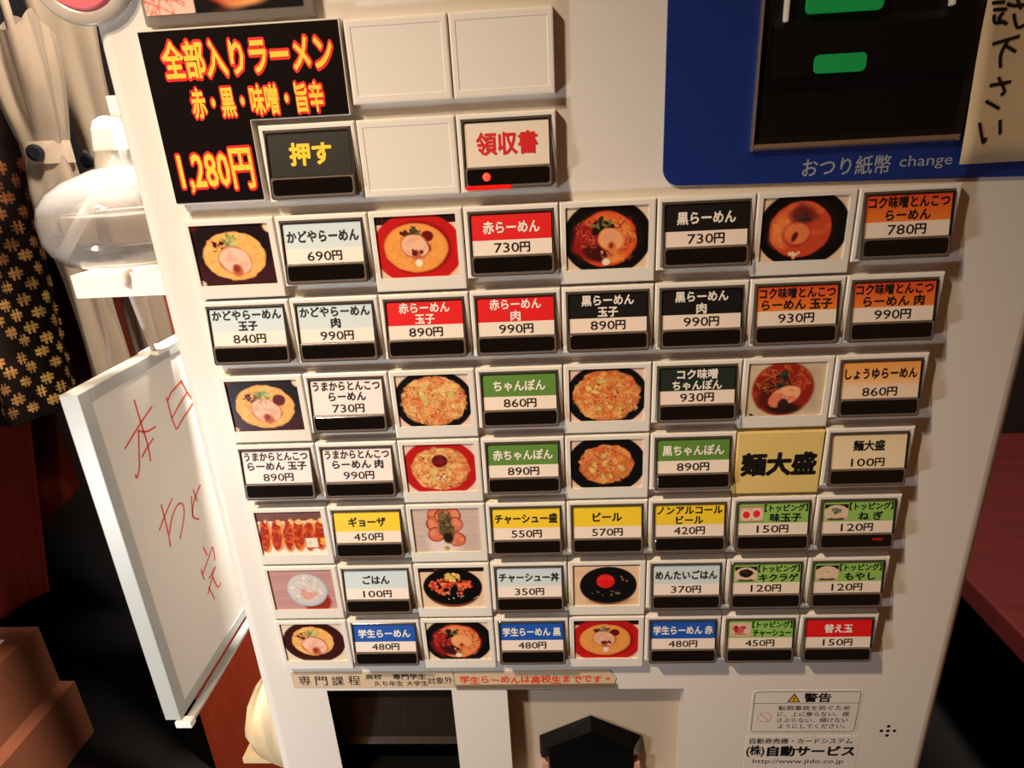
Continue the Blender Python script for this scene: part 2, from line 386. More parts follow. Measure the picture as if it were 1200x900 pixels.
def ph_champon(seed, bowl=(16, 15, 17), base=(228, 160, 96), alt=(240, 190, 120), bg=(226, 196, 176), ball=False, k=1.0, red=(226, 92, 60)):
    c = Canvas(104, 80, bg, seed); c.ell(.5, .52, .54, .60, bowl, .03)
    c.ell(.5, .52, .44 * k, .47 * k, tuple(v * .8 for v in base), .05, 0, .13, 16); c.ell(.5, .51, .42 * k, .45 * k, base, .07, 0, .14, 16)
    R = (.5, .52, .43 * k, .46 * k)
    c.tint(*R, alt, .9, 9); c.tint(*R, (206, 118, 62), .7, 13); c.tint(*R, red, .7, 11, .62)
    c.strands(*R, 380, .07, [alt, (250, 214, 150), tuple(v * .7 for v in base), (150, 80, 44)], .6); c.strands(*R, 40, .04, [red], .8); c.blobs(*R, 18, .012, [(96, 60, 40), (80, 46, 36)]); c.blobs(.5, .5, .3, .3, 12, .03, [(236, 202, 120), (206, 190, 110)], .8)
    if ball:
        c.ell(.5, .36, .11, .13, (96, 18, 26), .08); c.tint(.5, .36, .1, .12, (140, 36, 40), .6, 20); c.blobs(.52, .72, .08, .07, 18, .014, [(250, 225, 205), (110, 50, 44)])
    return c
def ph_shoyu(seed):
    c = Canvas(104, 80, (206, 186, 156), seed); c.noise(.06, 5); c.ell(.47, .5, .40, .50, (186, 110, 66), .08); c.ell(.47, .5, .385, .485, (150, 40, 30), .06)
    c.tint(.47, .5, .38, .47, (190, 62, 44), .8, 10); c.ell(.36, .6, .22, .30, (84, 30, 26), .6, 0, .4); c.ell(.5, .86, .2, .1, (40, 26, 24), .6)
    c.strands(.47, .32, .36, .30, 130, .09, [(224, 130, 56), (240, 160, 80), (150, 44, 34)], .6); c.blobs(.45, .32, .07, .15, 14, .035, [(40, 44, 38), (60, 66, 52)])
    c.ell(.51, .62, .19, .17, (246, 180, 130), .15, -25, .1); c.ell(.40, .70, .10, .15, (232, 128, 90), .2, 40); c.tint(.48, .64, .18, .16, (224, 100, 70), .6, 12); c.ell(.49, .80, .07, .12, (50, 32, 28), .4)
    c.blobs(.5, .66, .03, .03, 3, .015, [(250, 220, 190), (100, 20, 24)]); c.ell(.09, .97, .035, .02, (40, 30, 24), .5, 30)
    return c
def ph_gyoza(seed):
    c = Canvas(104, 80, (226, 212, 200), seed); c.rect(0, 0, 1, .22, (120, 76, 72)); c.noise(.08, 6); c.rect(0, .88, 1, 1, (236, 226, 212))
    for i, x in enumerate((.09, .27, .45, .60, .76, .92)):
        c.ell(x + .02, .56, .10, .38, (226, 150, 84), .12, 8, .2); c.ell(x, .55, .075, .32, (164, 44, 24), .2, 8, .35); c.tint(x, .55, .08, .34, (226, 96, 40), .8, 16); c.strands(x, .55, .07, .3, 14, .08, [(90, 22, 16), (244, 140, 70)], .6)
        c.blobs(x + .05, .24, .03, .05, 2, .035, [(240, 190, 120)])
    c.rect(.68, .62, .88, .86, (190, 90, 60)); c.rect(.69, .63, .87, .84, (238, 226, 205)); c.strands(.78, .73, .07, .07, 8, .03, [(190, 160, 140)])
    c.blobs(.93, .7, .05, .06, 3, .035, [(240, 170, 60)])
    return c
def ph_chashu_plate(seed):
    c = Canvas(104, 80, (206, 184, 172), seed)
    for i in range(40): y = i / 40; c.rect(0, y, 1, y + .012, tuple(np.array((198, 174, 162)) + c.r.randint(-10, 10)))
    c.ell(.45, .8, .25, .3, (224, 208, 200), .5)
    for x, y in ((.36, .16), (.60, .18), (.33, .36), (.62, .38), (.34, .60), (.64, .72), (.46, .20)):
        c.ell(x, y, .125, .165, (140, 44, 30), .1, 0, .1); c.ell(x, y, .11, .145, (214, 116, 84), .2, 0, .2); c.tint(x, y, .1, .14, (234, 150, 110), .7, 14)
    c.ell(.49, .42, .10, .36, (84, 66, 44), .3, -8, .4); c.strands(.49, .38, .11, .34, 110, .06, [(126, 112, 70), (50, 42, 32), (160, 140, 90)], .8); c.ell(.51, .68, .07, .12, (44, 26, 22), .5); c.ell(.48, .92, .04, .05, (180, 150, 80), .4)
    return c
def ph_rice(seed):
    c = Canvas(104, 80, (190, 140, 134), seed)
    for i in range(26): y = i / 26; c.rect(0, y, 1, y + .015, tuple(np.array((184, 146, 142)) + c.r.randint(-12, 14)))
    c.ell(.68, .80, .22, .28, (150, 44, 34), .2, -20); c.ell(.56, .52, .31, .40, (168, 190, 205), .05, 8); c.ell(.55, .50, .29, .37, (206, 196, 190), .06, 8)
    c.blobs(.55, .47, .25, .30, 120, .018, [(226, 222, 214), (206, 202, 196), (190, 190, 184), (236, 230, 220)], .3); c.tint(.52, .62, .18, .14, (216, 130, 110), .6, 10)
    c.strands(.55, .5, .29, .37, 3, .02, [(70, 70, 90)])
    return c
def ph_don(seed):
    c = Canvas(104, 80, (232, 200, 170), seed); c.rect(0, 0, 1, .13, (34, 22, 24)); c.strands(.15, .07, .15, .04, 5, .08, [(170, 100, 100)])
    c.ell(.5, .52, .44, .47, (120, 62, 44), .05); c.ell(.5, .49, .445, .44, (14, 13, 14), .04)
    c.blobs(.48, .48, .33, .20, 90, .028, [(222, 84, 50), (240, 110, 66), (180, 56, 36), (236, 130, 80)], .5, .2); c.ell(.50, .66, .06, .20, (16, 14, 14), .3, 10, .4)
    c.blobs(.5, .26, .12, .08, 22, .03, [(226, 190, 90), (200, 160, 66), (238, 204, 120)]); c.blobs(.6, .76, .3, .05, 9, .012, [(226, 190, 160)])
    return c
def ph_mentai(seed):
    c = Canvas(104, 80, (232, 196, 160), seed); c.noise(.04, 5); c.rect(0, 0, 1, .05, (50, 34, 30)); c.ell(.55, .88, .3, .12, (190, 140, 110), .5)
    c.ell(.53, .53, .42, .44, (92, 46, 40), .03); c.ell(.53, .50, .42, .43, (18, 18, 18), .03); c.ell(.49, .41, .135, .165, (226, 30, 34), .06); c.tint(.49, .41, .12, .15, (245, 70, 60), .5, 12)
    c.blobs(.5, .70, .3, .06, 10, .018, [(130, 110, 90), (90, 70, 60)]); c.blobs(.75, .4, .06, .12, 4, .018, [(140, 90, 70)])
    return c
def mini(kind, seed):
    c = Canvas(40, 30, (206, 178, 150), seed)
    if kind == 'egg':
        c.rect(0, 0, 1, .1, (170, 130, 100)); c.ell(.27, .55, .24, .36, (226, 200, 180), .1); c.ell(.70, .52, .26, .38, (226, 200, 180), .1); c.ell(.27, .55, .15, .22, (226, 44, 36), .15); c.ell(.70, .5, .15, .22, (226, 44, 36), .15); c.rect(0, .92, 1, 1, (150, 100, 70))
    elif kind == 'chashu':
        c.ell(.5, .5, .42, .40, (214, 190, 170), .1); c.blobs(.5, .45, .24, .2, 9, .12, [(176, 40, 44), (150, 30, 36), (206, 90, 84)]); c.ell(.5, .82, .3, .06, (170, 120, 100), .3)
    else:
        c.rect(0, 0, 1, .25, (40, 30, 28)); c.ell(.5, .52, .49, .46, (226, 202, 176), .06); c.ell(.5, .92, .36, .1, (84, 60, 50), .3); c.ell(.5, .50, .44, .38, (216, 190, 160), .1)
        if kind == 'negi': c.blobs(.5, .40, .16, .16, 22, .05, [(70, 92, 66), (110, 130, 90), (40, 60, 50)])
        if kind == 'kikurage': c.ell(.5, .44, .30, .26, (26, 22, 22), .2, 0, .3); c.blobs(.5, .42, .2, .15, 8, .05, [(56, 46, 44)])
        if kind == 'moyashi': c.strands(.5, .46, .3, .25, 40, .2, [(240, 220, 180), (200, 170, 130)]); c.ell(.5, .42, .04, .05, (160, 110, 60), .5)
    return c

# ------------------------------------------------------------------ the room
def struct(name, me, m):
    o = link(name, me, m); o['kind'] = 'structure'; return o
FZ = -0.94
struct('floor', pmesh('floor', *box(-1.6, -1.2, FZ - .05, 1.6, 1.3, FZ)), M_FLOOR)
struct('wall_back', pmesh('wall_back', *box(-1.6, 1.2, FZ, 1.6, 1.28, 1.5)), M_WALL)
struct('wall_left', pmesh('wall_left', *box(-1.6, -1.2, FZ, -1.5, 1.2, 1.5)), M_WALL)
struct('wall_right', pmesh('wall_right', *box(1.5, -1.2, FZ, 1.6, 1.2, 1.5)), M_WALL)

# ------------------------------------------------------------------ ticket machine
U, Vp, D = 40.0, 35.353, 4.5           # cell pitch across, cell pitch down, tile thickness (mm)
def thing(name, label, cat, loc=(0, 0, 0), group=None):
    o = bpy.data.objects.new(name, None); COL.objects.link(o); o.empty_display_size = .02
    o.location = loc; o['label'] = label; o['category'] = cat
    if group: o['group'] = group
    return o
def tag(o, label, cat, group=None):
    o['label'] = label; o['category'] = cat
    if group: o['group'] = group
    return o
BASE = Vector((0.172, 0.2, FZ))
machine = thing('ticket_machine', 'white ramen shop ticket vending machine covered with rows of photo tiles and price buttons', 'ticket machine', BASE)
def part(name, me, m, loc=(0, 0, 0), parent=machine, label=None):
    o = link(name, me, m, parent, Vector(loc) - (BASE if parent is machine else Vector((0, 0, 0))))
    if label: o['label'] = label
    return o
# cabinet: front sheet with three openings, rounded left and right front corners, closed sides and back
X0, X1, R = -20.5, 365.0, 7.0
TOPZ, BOTZ = 128.0, FZ * 1000 + 4
xs = [X0 + R, 19.4, 92.2, 124.0, 223.7, 237.2, 316.0, X1 - R]
zs = [TOPZ, 112.0, 16.8, -266.8, -350.0, -352.0, BOTZ]
holes = {(5, 1), (1, 3), (3, 3)}
V, F = [], []
for z in zs:
    for x in xs: V.append((x * .001, D * .001, z * .001))
nx = len(xs)
for i in range(len(zs) - 1):
    for j in range(nx - 1):
        if (j, i) in holes: continue
        F.append((i * nx + j, (i + 1) * nx + j, (i + 1) * nx + j + 1, i * nx + j + 1))
for side in (-1, 1):
    o = len(V); cx = X0 + R if side < 0 else X1 - R; pr = []
    for k in range(7):
        a = math.radians(90 * k / 6); pr.append((cx + side * R * math.sin(a), D + R - R * math.cos(a)))
    pr.append((X0 if side < 0 else X1, 420.0))
    for z in (TOPZ, BOTZ):
        for x, y in pr: V.append((x * .001, y * .001, z * .001))
    n = len(pr)
    for k in range(n - 1):
        q = (o + k, o + k + 1, o + n + k + 1, o + n + k); F.append(q if side > 0 else q[::-1])
o = len(V)
for z in (TOPZ, BOTZ):
    for x, y in ((X0, D + R), (X0 + R, D), (X1 - R, D), (X1, D + R), (X1, 420), (X0, 420)): V.append((x * .001, y * .001, z * .001))
F += [tuple(range(o, o + 6)), tuple(range(o + 11, o + 5, -1)), (o + 4, o + 5, o + 11, o + 10)]
me = pmesh('cabinet', V, F)
for p in me.polygons: p.use_smooth = abs(p.normal.z) < .5 and len(p.vertices) == 4
cab = part('cabinet', me, M_PANEL)
for x, z in ((339.5, -299.3), (339.4, -295.9), (339.6, -302.9), (335.9, -299.3), (343.1, -299.3)):
    part('speaker_hole', pmesh('speaker_hole', *loft([([(1.05 * math.cos(a), 1.05 * math.sin(a)) for a in np.linspace(0, 2 * math.pi, 12, endpoint=False)], yy) for yy in (D + .3, D - .06)])), M_BLKM, (x * .001, 0, z * .001), cab if False else machine)

# --- key button pieces, shared by every button
P_OUT = 3.3                                   # how far the key leans out at its lower edge
def lean(u, v): return -P_OUT * max(0.0, min(1.15, (v - 2.2) / 26.2))
fo = (0.25, 0.1, 39.75, 30.0); fi = (2.0, 2.1, 38.0, 28.6)
frame_me = pmesh('button_frame', *loft([(rrect(*fo), D), (rrect(*fo), 1.2), (rrect(.35, .25, 39.65, 29.9), .45), (rrect(.65, .7, 39.4, 29.75), .1), (rrect(1.1, 1.3, 39.0, 29.5), 0), (rrect(*fi), 0), (rrect(*fi), 3.4)], cap0=True, cap1=True))
ci = (2.15, 2.3, 37.85, 28.7)
cover_me = fix(pmesh('key_cover', *loft([(rrect(*ci, 1.2), 2.6), (rrect(*ci, 1.2), .1), (rrect(2.4, 2.55, 37.6, 28.5, 1.0), -.2), (rrect(2.9, 3.1, 37.1, 28.1, .8), -.3)], cap0=False, cap1=False, warp=lambda u, v: lean(u, v))))
for v in cover_me.vertices[:20]: v.co.y = 0.0026     # the back edge stays in the frame
lip_me = pmesh('key_lip', *loft([(rrect(2.6, 20.35, 37.4, 28.3, .6), .9), (rrect(2.6, 20.35, 37.4, 28.3, .6), -.05), (rrect(2.75, 20.5, 37.25, 28.15, .5), -.15)], cap0=False, warp=lean))
core_me = fix(pmesh('key_core', *loft([(rrect(2.4, 2.5, 37.6, 28.0), 3.2), (rrect(2.4, 2.5, 37.6, 28.0), .95)], cap0=False)))
for v in core_me.vertices[4:]: v.co.y += lean(0, -v.co.z * 1000) * .001
bar_me = fix(pmesh('indicator_bar', *loft([(rrect(3.5, 20.95, 36.5, 27.1, 1.2), .2), (rrect(3.5, 20.95, 36.5, 27.1, 1.2), -.25), (rrect(3.7, 21.15, 36.3, 26.9, 1.0), -.4)], cap0=False, warp=lean)))
film_me = pmesh('key_window', *loft([(rrect(3.2, 3.4, 36.8, 20.6), -.1)], cap0=False, warp=lean))
LY = .45                                      # card face under the cover rim

ORD = ['first', 'second', 'third', 'fourth', 'fifth', 'sixth', 'seventh', 'last']
ROW = {-1: 'the short upper row', 0: 'the first full menu row', 1: 'the second full menu row', 2: 'the third full menu row', 3: 'the fourth full menu row', 4: 'the fifth full menu row', 5: 'the sixth full menu row', 6: 'the bottom menu row'}
LB, RED, BLK, ORG, PW, GRN, DGR, YEL, CRM, BLU, TOP, SHO = range(12)
# band: (top colour, bottom colour, lower half colour, ink)
STY = {LB: ((196, 214, 222), (206, 218, 220), (240, 226, 216), M_INK, 'light blue'), RED: ((224, 26, 28), (220, 26, 28), (236, 222, 208), M_WINK, 'red'),
       BLK: ((14, 13, 14), (14, 13, 14), (238, 220, 206), M_WINK, 'black'), ORG: ((222, 74, 44), (236, 130, 44), (238, 222, 206), M_INK, 'orange'),
       PW: ((242, 224, 220), (242, 226, 222), (242, 226, 222), M_INK, 'pinkish white'), GRN: ((92, 136, 56), (92, 134, 56), (238, 224, 208), M_WINK, 'green'),
       DGR: ((30, 42, 34), (30, 42, 34), (238, 220, 206), M_WINK, 'dark green'), YEL: ((240, 206, 46), (238, 202, 48), (240, 222, 206), M_INK, 'yellow'),
       CRM: ((232, 210, 166), (236, 216, 178), (236, 216, 180), M_INK, 'cream'), BLU: ((24, 84, 176), (24, 82, 172), (238, 222, 210), M_WINK, 'blue'),
       TOP: ((142, 190, 92), (140, 186, 92), (236, 220, 204), M_INK, 'green topping'), SHO: ((240, 160, 76), (244, 186, 120), (240, 214, 186), M_INK, 'pale orange')}
def card_mesh(st):
    t, b, w, ink, _ = STY[st]
    sp = {PW: 14.2, SHO: 13.6, CRM: 14}.get(st, 14.0)
    rows = [(3.7, t), (sp - (1.5 if st in (SHO, CRM) else 0.0), b), (sp + (1.5 if st in (SHO, CRM) else .01), w), (20.2, w)]
    V, C = [], []
    for v, c in rows:
        for u in (3.3, 36.7): V.append((u * .001, (LY + lean(u, v)) * .001, -v * .001)); C.append(c)
    return pmesh('label_card', V, [(2 * i, 2 * i + 2, 2 * i + 3, 2 * i + 1) for i in range(3)], cols=np.array(C, float))
CARDS = {k: card_mesh(k) for k in STY}
def letters(parent, items, m, name='lettering'):
    return link(name, pmesh(name, *join(*items)), m, parent)
def button(c, r, st, lines, price, photo=None, led=None):
    loc = (c * U * .001, 0, -r * Vp * .001)
    k = link('menu_button', frame_me, M_FRAME, machine, Vector(loc) - BASE)
    k['label'] = '%s menu button priced %s yen, %s from left in %s' % (STY[st][4], price, ORD[c], ROW[r])
    link('key_cover', cover_me, M_ACRY, k); link('key_core', core_me, M_CORE, k); link('indicator_bar', bar_me, M_BAR, k); link('key_lip', lip_me, M_LIP, k)
    link('label_card', CARDS[st], M_PRINT, k)
    ink = STY[st][3]; y = LY - .12
    if st == TOP:
        link('topping_picture', mini(photo, c + r * 9).mesh('topping_picture', 4.3, 5.0, 15.4, 13.2, LY - .06, lean), M_PHOTO, k)
        it = [text('【トッピング】', 26.0, 6.2, 3.9, 20.5, .028, y, lean), text(lines[0], 26.0, 11.2, 4.7, min(19.5, len(lines[0]) * 5.0) if lines[0] != 'ね ぎ' else 11.5, .03, y, lean)]
    elif len(lines) == 1:
        n = len(lines[0]); it = [text(lines[0], 20, 8.9, 5.3, min(31, 4.75 * n), .03, y, lean)]
    else:
        it = [text(lines[0], 20, 6.4, 4.8, min(31.5, 4.5 * len(lines[0])), .028, y, lean), text(lines[1], 20, 11.4, 4.7, min(30, 4.4 * sum(.7 if q == ' ' else 1 for q in lines[1])), .028, y, lean)]
    letters(k, it, ink)
    pv = 17.1; nd = len(price)
    letters(k, [text(price, 20 - 2.3, pv, 5.5, 3.5 * nd, .004, y, lean), text('円', 20 + 1.85 * nd - .2, pv, 4.6, 4.3, .022, y, lean)], M_INK, 'price_lettering')
    if led == 'bright': pass
    if led: 
        lu, lm = (33.0 - 2, M_LEDD)
        link('indicator_lamp', pmesh('indicator_lamp', *plate(27.5, 22.6, 32.5, 23.6, lean(0, 23) - .2, lean(0, 23) - .6, .45, .1)), M_LEDD, k)
    return k
B = button
B(1, 0, LB, ['かどやらーめん'], '690'); B(3, 0, RED, ['赤らーめん'], '730'); B(5, 0, BLK, ['黒らーめん'], '730'); B(7, 0, ORG, ['コク味噌とんこつ', 'らーめん'], '780')
B(0, 1, LB, ['かどやらーめん', '玉子'], '840'); B(1, 1, LB, ['かどやらーめん', '肉'], '990'); B(2, 1, RED, ['赤らーめん', '玉子'], '890'); B(3, 1, RED, ['赤らーめん', '肉'], '990')
B(4, 1, BLK, ['黒らーめん', '玉子'], '890'); B(5, 1, BLK, ['黒らーめん', '肉'], '990'); B(6, 1, ORG, ['コク味噌とんこつ', 'らーめん 玉子'], '930'); B(7, 1, ORG, ['コク味噌とんこつ', 'らーめん 肉'], '990')
B(1, 2, PW, ['うまからとんこつ', 'らーめん'], '730'); B(3, 2, GRN, ['ちゃんぽん'], '860'); B(5, 2, DGR, ['コク味噌', 'ちゃんぽん'], '930'); B(7, 2, SHO, ['しょうゆらーめん'], '860')
B(0, 3, PW, ['うまからとんこつ', 'らーめん 玉子'], '890'); B(1, 3, PW, ['うまからとんこつ', 'らーめん 肉'], '990'); B(3, 3, GRN, ['赤ちゃんぽん'], '890'); B(5, 3, GRN, ['黒ちゃんぽん'], '890'); B(7, 3, CRM, ['麺大盛'], '100')
B(1, 4, YEL, ['ギョーザ'], '450'); B(3, 4, YEL, ['チャーシュー盛'], '550'); B(4, 4, YEL, ['ビール'], '570'); B(5, 4, YEL, ['ノンアルコール', 'ビール'], '420'); B(6, 4, TOP, ['味玉子'], '150', 'egg'); B(7, 4, TOP, ['ね ぎ'], '120', 'negi', 'dim')
B(1, 5, LB, ['ごはん'], '100'); B(3, 5, LB, ['チャーシュー丼'], '350'); B(5, 5, LB, ['めんたいごはん'], '370'); B(6, 5, TOP, ['キクラゲ'], '120', 'kikurage'); B(7, 5, TOP, ['もやし'], '120', 'moyashi')
B(1, 6, BLU, ['学生らーめん'], '480'); B(3, 6, BLU, ['学生らーめん 黒'], '480'); B(5, 6, BLU, ['学生らーめん 赤'], '480'); B(6, 6, TOP, ['チャーシュー'], '450', 'chashu'); B(7, 6, RED, ['替え玉'], '150')

# --- receipt key and push key in the short upper row
def special(c, r, label):
    k = link('menu_button', frame_me, M_FRAME, machine, Vector((c * U * .001, 0, -r * Vp * .001)) - BASE); k['label'] = label
    link('key_cover', cover_me, M_ACRY, k); link('key_core', core_me, M_CORE, k); link('indicator_bar', bar_me, M_BAR, k); link('key_lip', lip_me, M_LIP, k)
    return k
def flat_card(col): 
    V = [(u * .001, (LY + lean(u, v)) * .001, -v * .001) for v in (3.7, 20.2) for u in (3.3, 36.7)]
    return pmesh('label_card', V, [(0, 2, 3, 1)], cols=np.array([col] * 4, float))
k = special(3, -1, 'white receipt button with red characters and a lit red lamp')
link('label_card', flat_card((226, 212, 196)), M_PRINT, k); letters(k, [text('領収書', 20, 11.6, 8.8, 24.5, .03, LY - .12, lean)], M_RINK)
dome = lathe([(1.55, 0), (1.5, .5), (1.2, 1.05), (.7, 1.4), (.1, 1.5)], 16)
V = [((11.3 + x) * .001, (lean(0, 24) - z - .3) * .001, -(24.0 - y) * .001) for x, y, z in dome[0]]
link('indicator_lamp', fix(pmesh('indicator_lamp', V, dome[1], True)), M_LED, k)
link('lit_edge', pmesh('lit_edge', *plate(2.7, 27.2, 21, 28.9, lean(0, 28) + .2, lean(0, 28) - .45, .5, .2)), mat('acrylic_led_glow', (200, 20, 16), .25, emit=(255, 24, 12), es=.55), k)  # glow of the red lamp in the lip, put in as colour and emission
k = special(1, -1, 'black push button with golden characters beside the black price poster')
link('label_card', flat_card((26, 22, 20)), M_PRINT, k); letters(k, [text('押す', 20.5, 11.6, 9.0, 17.5, .04, LY - .12, lean)], M_GOLD)

# --- plain cover plates
blank_me = pmesh('blank_plate', *loft([(rrect(*fo), D), (rrect(*fo), 1.2), (rrect(.35, .25, 39.65, 29.9), .45), (rrect(.65, .7, 39.4, 29.7), .1), (rrect(1.2, 1.3, 38.9, 29.1), 0), (rrect(2.6, 3.0, 37.4, 27.2), 0), (rrect(2.9, 3.3, 37.1, 26.9), .18)]))
for c, r, w in ((2, -2, 'top row'), (3, -2, 'top row'), (2, -1, 'row below')):
    o = part('blank_plate', blank_me, M_FRAME, (c * U * .001, 0, -r * Vp * .001), label={(2, -2): 'blank white cover plate right of the black price poster', (3, -2): 'blank white cover plate above the receipt button', (2, -1): 'blank white cover plate left of the receipt button'}[(c, r)])

# --- photo tiles
ph_me = pmesh('photo_tile', *loft([(rrect(.25, .1, 39.75, 34.3), D), (rrect(.25, .1, 39.75, 34.3), 1.0), (rrect(.35, .25, 39.65, 34.15), .4), (rrect(.6, .6, 39.4, 33.95), .1), (rrect(1.0, 1.1, 39.0, 33.6), 0), (rrect(2.6, 2.5, 36.9, 28.3), 0), (rrect(2.6, 2.5, 36.9, 28.3), .9)]))
def photo(c, r, cv, label):
    k = link('photo_tile', ph_me, M_FRAME, machine, Vector((c * U * .001, 0, -r * Vp * .001)) - BASE); k['label'] = label
    link('photo_print', cv.mesh('photo_print', 2.6, 2.5, 36.9, 28.3, .75), M_PHOTO, k)
photo(0, 0, ph_ramen(3), 'photo tile of pale ramen with sliced pork, leftmost in the first full row')
photo(2, 0, ph_red(4), 'photo tile of ramen in a red bowl with a white glint, first full row')
photo(4, 0, ph_black(5), 'photo tile of spicy ramen in a black bowl, first full row')
photo(6, 0, ph_black(6, (206, 74, 42), 1), 'photo tile of orange red miso ramen, next to the last button of the first row')
photo(0, 2, ph_ramen(8, paste=True, cx=.49, rx=.41, ry=.42), 'photo tile of pale ramen with dark red paste, leftmost in the third row')
photo(2, 2, ph_champon(9), 'photo tile of pale vegetable noodles in a black bowl, third row')
photo(4, 2, ph_champon(10, base=(224, 136, 72), alt=(240, 176, 96), red=(214, 84, 44)), 'photo tile of brown orange vegetable noodles filling a black bowl, third row')
photo(6, 2, ph_shoyu(11), 'photo tile of dark soy ramen in a white bowl, third row')
photo(2, 3, ph_champon(12, bowl=(186, 28, 28), ball=True, k=.93), 'photo tile of noodles topped with a dark red ball in a red bowl')
photo(4, 3, ph_champon(13, base=(216, 116, 56), alt=(240, 160, 80), k=.84), 'photo tile of red orange noodles in a black bowl, fourth row')
photo(0, 4, ph_gyoza(14), 'photo tile of browned dumplings in a row, leftmost in the fifth row')
photo(2, 4, ph_chashu_plate(15), 'photo tile of sliced pork with shredded leek on a white plate')
photo(0, 5, ph_rice(16), 'photo tile of a bowl of white rice, leftmost in the sixth row')
photo(2, 5, ph_don(17), 'photo tile of diced pork rice in a black bowl, sixth row')
photo(4, 5, ph_mentai(18), 'photo tile of a black bowl with a bright red ball, sixth row')
photo(0, 6, ph_ramen(19, whole=True, cx=.48, cy=.48, rx=.34, ry=.38), 'photo tile of pale ramen in a dark bowl, leftmost in the bottom row')
photo(2, 6, ph_black(20, (232, 140, 84), 0), 'photo tile of spicy ramen in a black bowl, bottom row')
photo(4, 6, ph_red(21), 'photo tile of ramen in a red bowl, bottom row')
# yellow plate for large noodles
k = part('yellow_plate', pmesh('yellow_plate', *plate(.25, .9, 39.6, 33.2, D, -.3, 0, .4)), mat('yellow_paper', (232, 204, 128), .6, noise=(60, (226, 196, 116))), (6 * U * .001, 0, -3 * Vp * .001), label='yellow plate with three large black characters in the fourth full row')
letters(k, [text('麺大盛', 20, 17.5, 12.2, 35, .05, -.36)], M_INK)

# --- black price poster over four places, cut round the push button
pl = [(.2, -.3), (78.9, -.3), (78.7, 33.4), (38.3, 33.4), (38.3, 64.2), (.2, 64.2)]
V, F = loft([(pl, D), (pl, -.5)]); 
k = part('price_poster_plate', pmesh('price_poster_plate', V, F), M_FRAME, (0, 0, 2 * Vp * .001), label='plate carrying the black price poster, cut round the push button')
pb = [(.5, .3), (78.4, .3), (78.2, 33.0), (37.9, 33.0), (37.9, 63.6), (.4, 63.6)]
link('price_poster', pmesh('price_poster', *loft([(pb, -.48), (pb, -.75)], cap0=False)), M_POSTER, k)
for off, m, y, nm in ((.105, M_ORED, -.8, 'lettering_outline'), (.028, M_YINK, -.9, 'lettering')):
    g = 1.6 if off > .05 else 0
    letters(k, [text('全部入りラーメン', 41.5, 10.6, 13.5, 67 + g, off, y, res=2), text('赤・黒・味噌・旨辛', 42.5, 26.2, 11.2, 53 + g, off, y), text('1,280円', 20.3, 51.5, 17.6, 31 + g, off * .75, y)], m, nm)

# --- framed menu picture above the poster
k = part('menu_card_holder', fix(pmesh('menu_card_holder', *plate(3.5, -38, 70, -1.6, D, .8, 1, .5))), M_HOLD, (0, 0, 2 * Vp * .001), label='clear card holder at the top edge of the frame')
cv = Canvas(104, 60, (16, 14, 16), 31); cv.rect(0, 0, .32, 1, (240, 196, 176)); 
for i in range(8): cv.strands(.12, .75, .16, .3, 3, .25, [(206, 90, 80)], .6, .2)
cv.ell(.62, .40, .42, .50, (20, 14, 14), .05); cv.ell(.60, .45, .34, .50, (120, 30, 20), .1); cv.ell(.60, .48, .30, .46, (236, 170, 110), .2, 0, .2); cv.ell(.52, .55, .14, .35, (206, 70, 36), .5, 0, .5)
for x in range(60): pass
link('menu_picture', cv.mesh('menu_picture', 5.0, -37, 66, -5.2, .55), M_PHOTO, k)

# --- blue change panel with bill outlet
k = part('change_panel', pmesh('change_panel', *loft([([(202.2, -126), (361, -126), (361, -1.2), (358, -.6)] + [(210.5 - 8 * math.sin(a) + 0, -4.6 - 8 + 8 * math.cos(a) + 8 - 0) for a in ()] + [(209.5, -3.8)] + [(209.5 - 7 * math.sin(a), -10.8 + 7 * math.cos(a)) for a in np.linspace(.2, math.pi / 2, 7)], D + .01), ([(202.2, -126), (361, -126), (361, -1.2), (358, -.6)] + [(209.5, -3.8)] + [(209.5 - 7 * math.sin(a), -10.8 + 7 * math.cos(a)) for a in np.linspace(.2, math.pi / 2, 7)], D - 1.2)], cap0=False)), M_BLUE, label='dark blue change panel with grey lettering')
# opening in the blue panel is covered by the bill outlet bezel
link('lettering', pmesh('lettering', *join(text('おつり紙幣', 275, -8.2, 7.6, 34.5, .012, D - 1.3), text('change bill', 311, -8.2, 6.0, 31, .004, D - 1.3))), M_GINK, k)
bz = part('bill_outlet', fix(pmesh('bill_outlet', *loft([(rrect(236.9, -122, 316.4, -16.2), D), (rrect(236.9, -122, 316.4, -16.2), D - 3.0), (rrect(238.0, -121, 315.4, -18.6), D - 2.6), (rrect(241, -119, 312.5, -22), D - 1.6)], cap0=True, cap1=False))), M_BLK, label='black bill outlet with green lights')
link('edge_trim', fix(pmesh('edge_trim', *join(plate(236.4, -122, 237.3, -15.6, D - 1.2, D - 3.6, 0, .2), plate(237.0, -18.2, 316.4, -15.6, D - 1.2, D - 3.4, 0, .9)))), M_CHROME, bz)
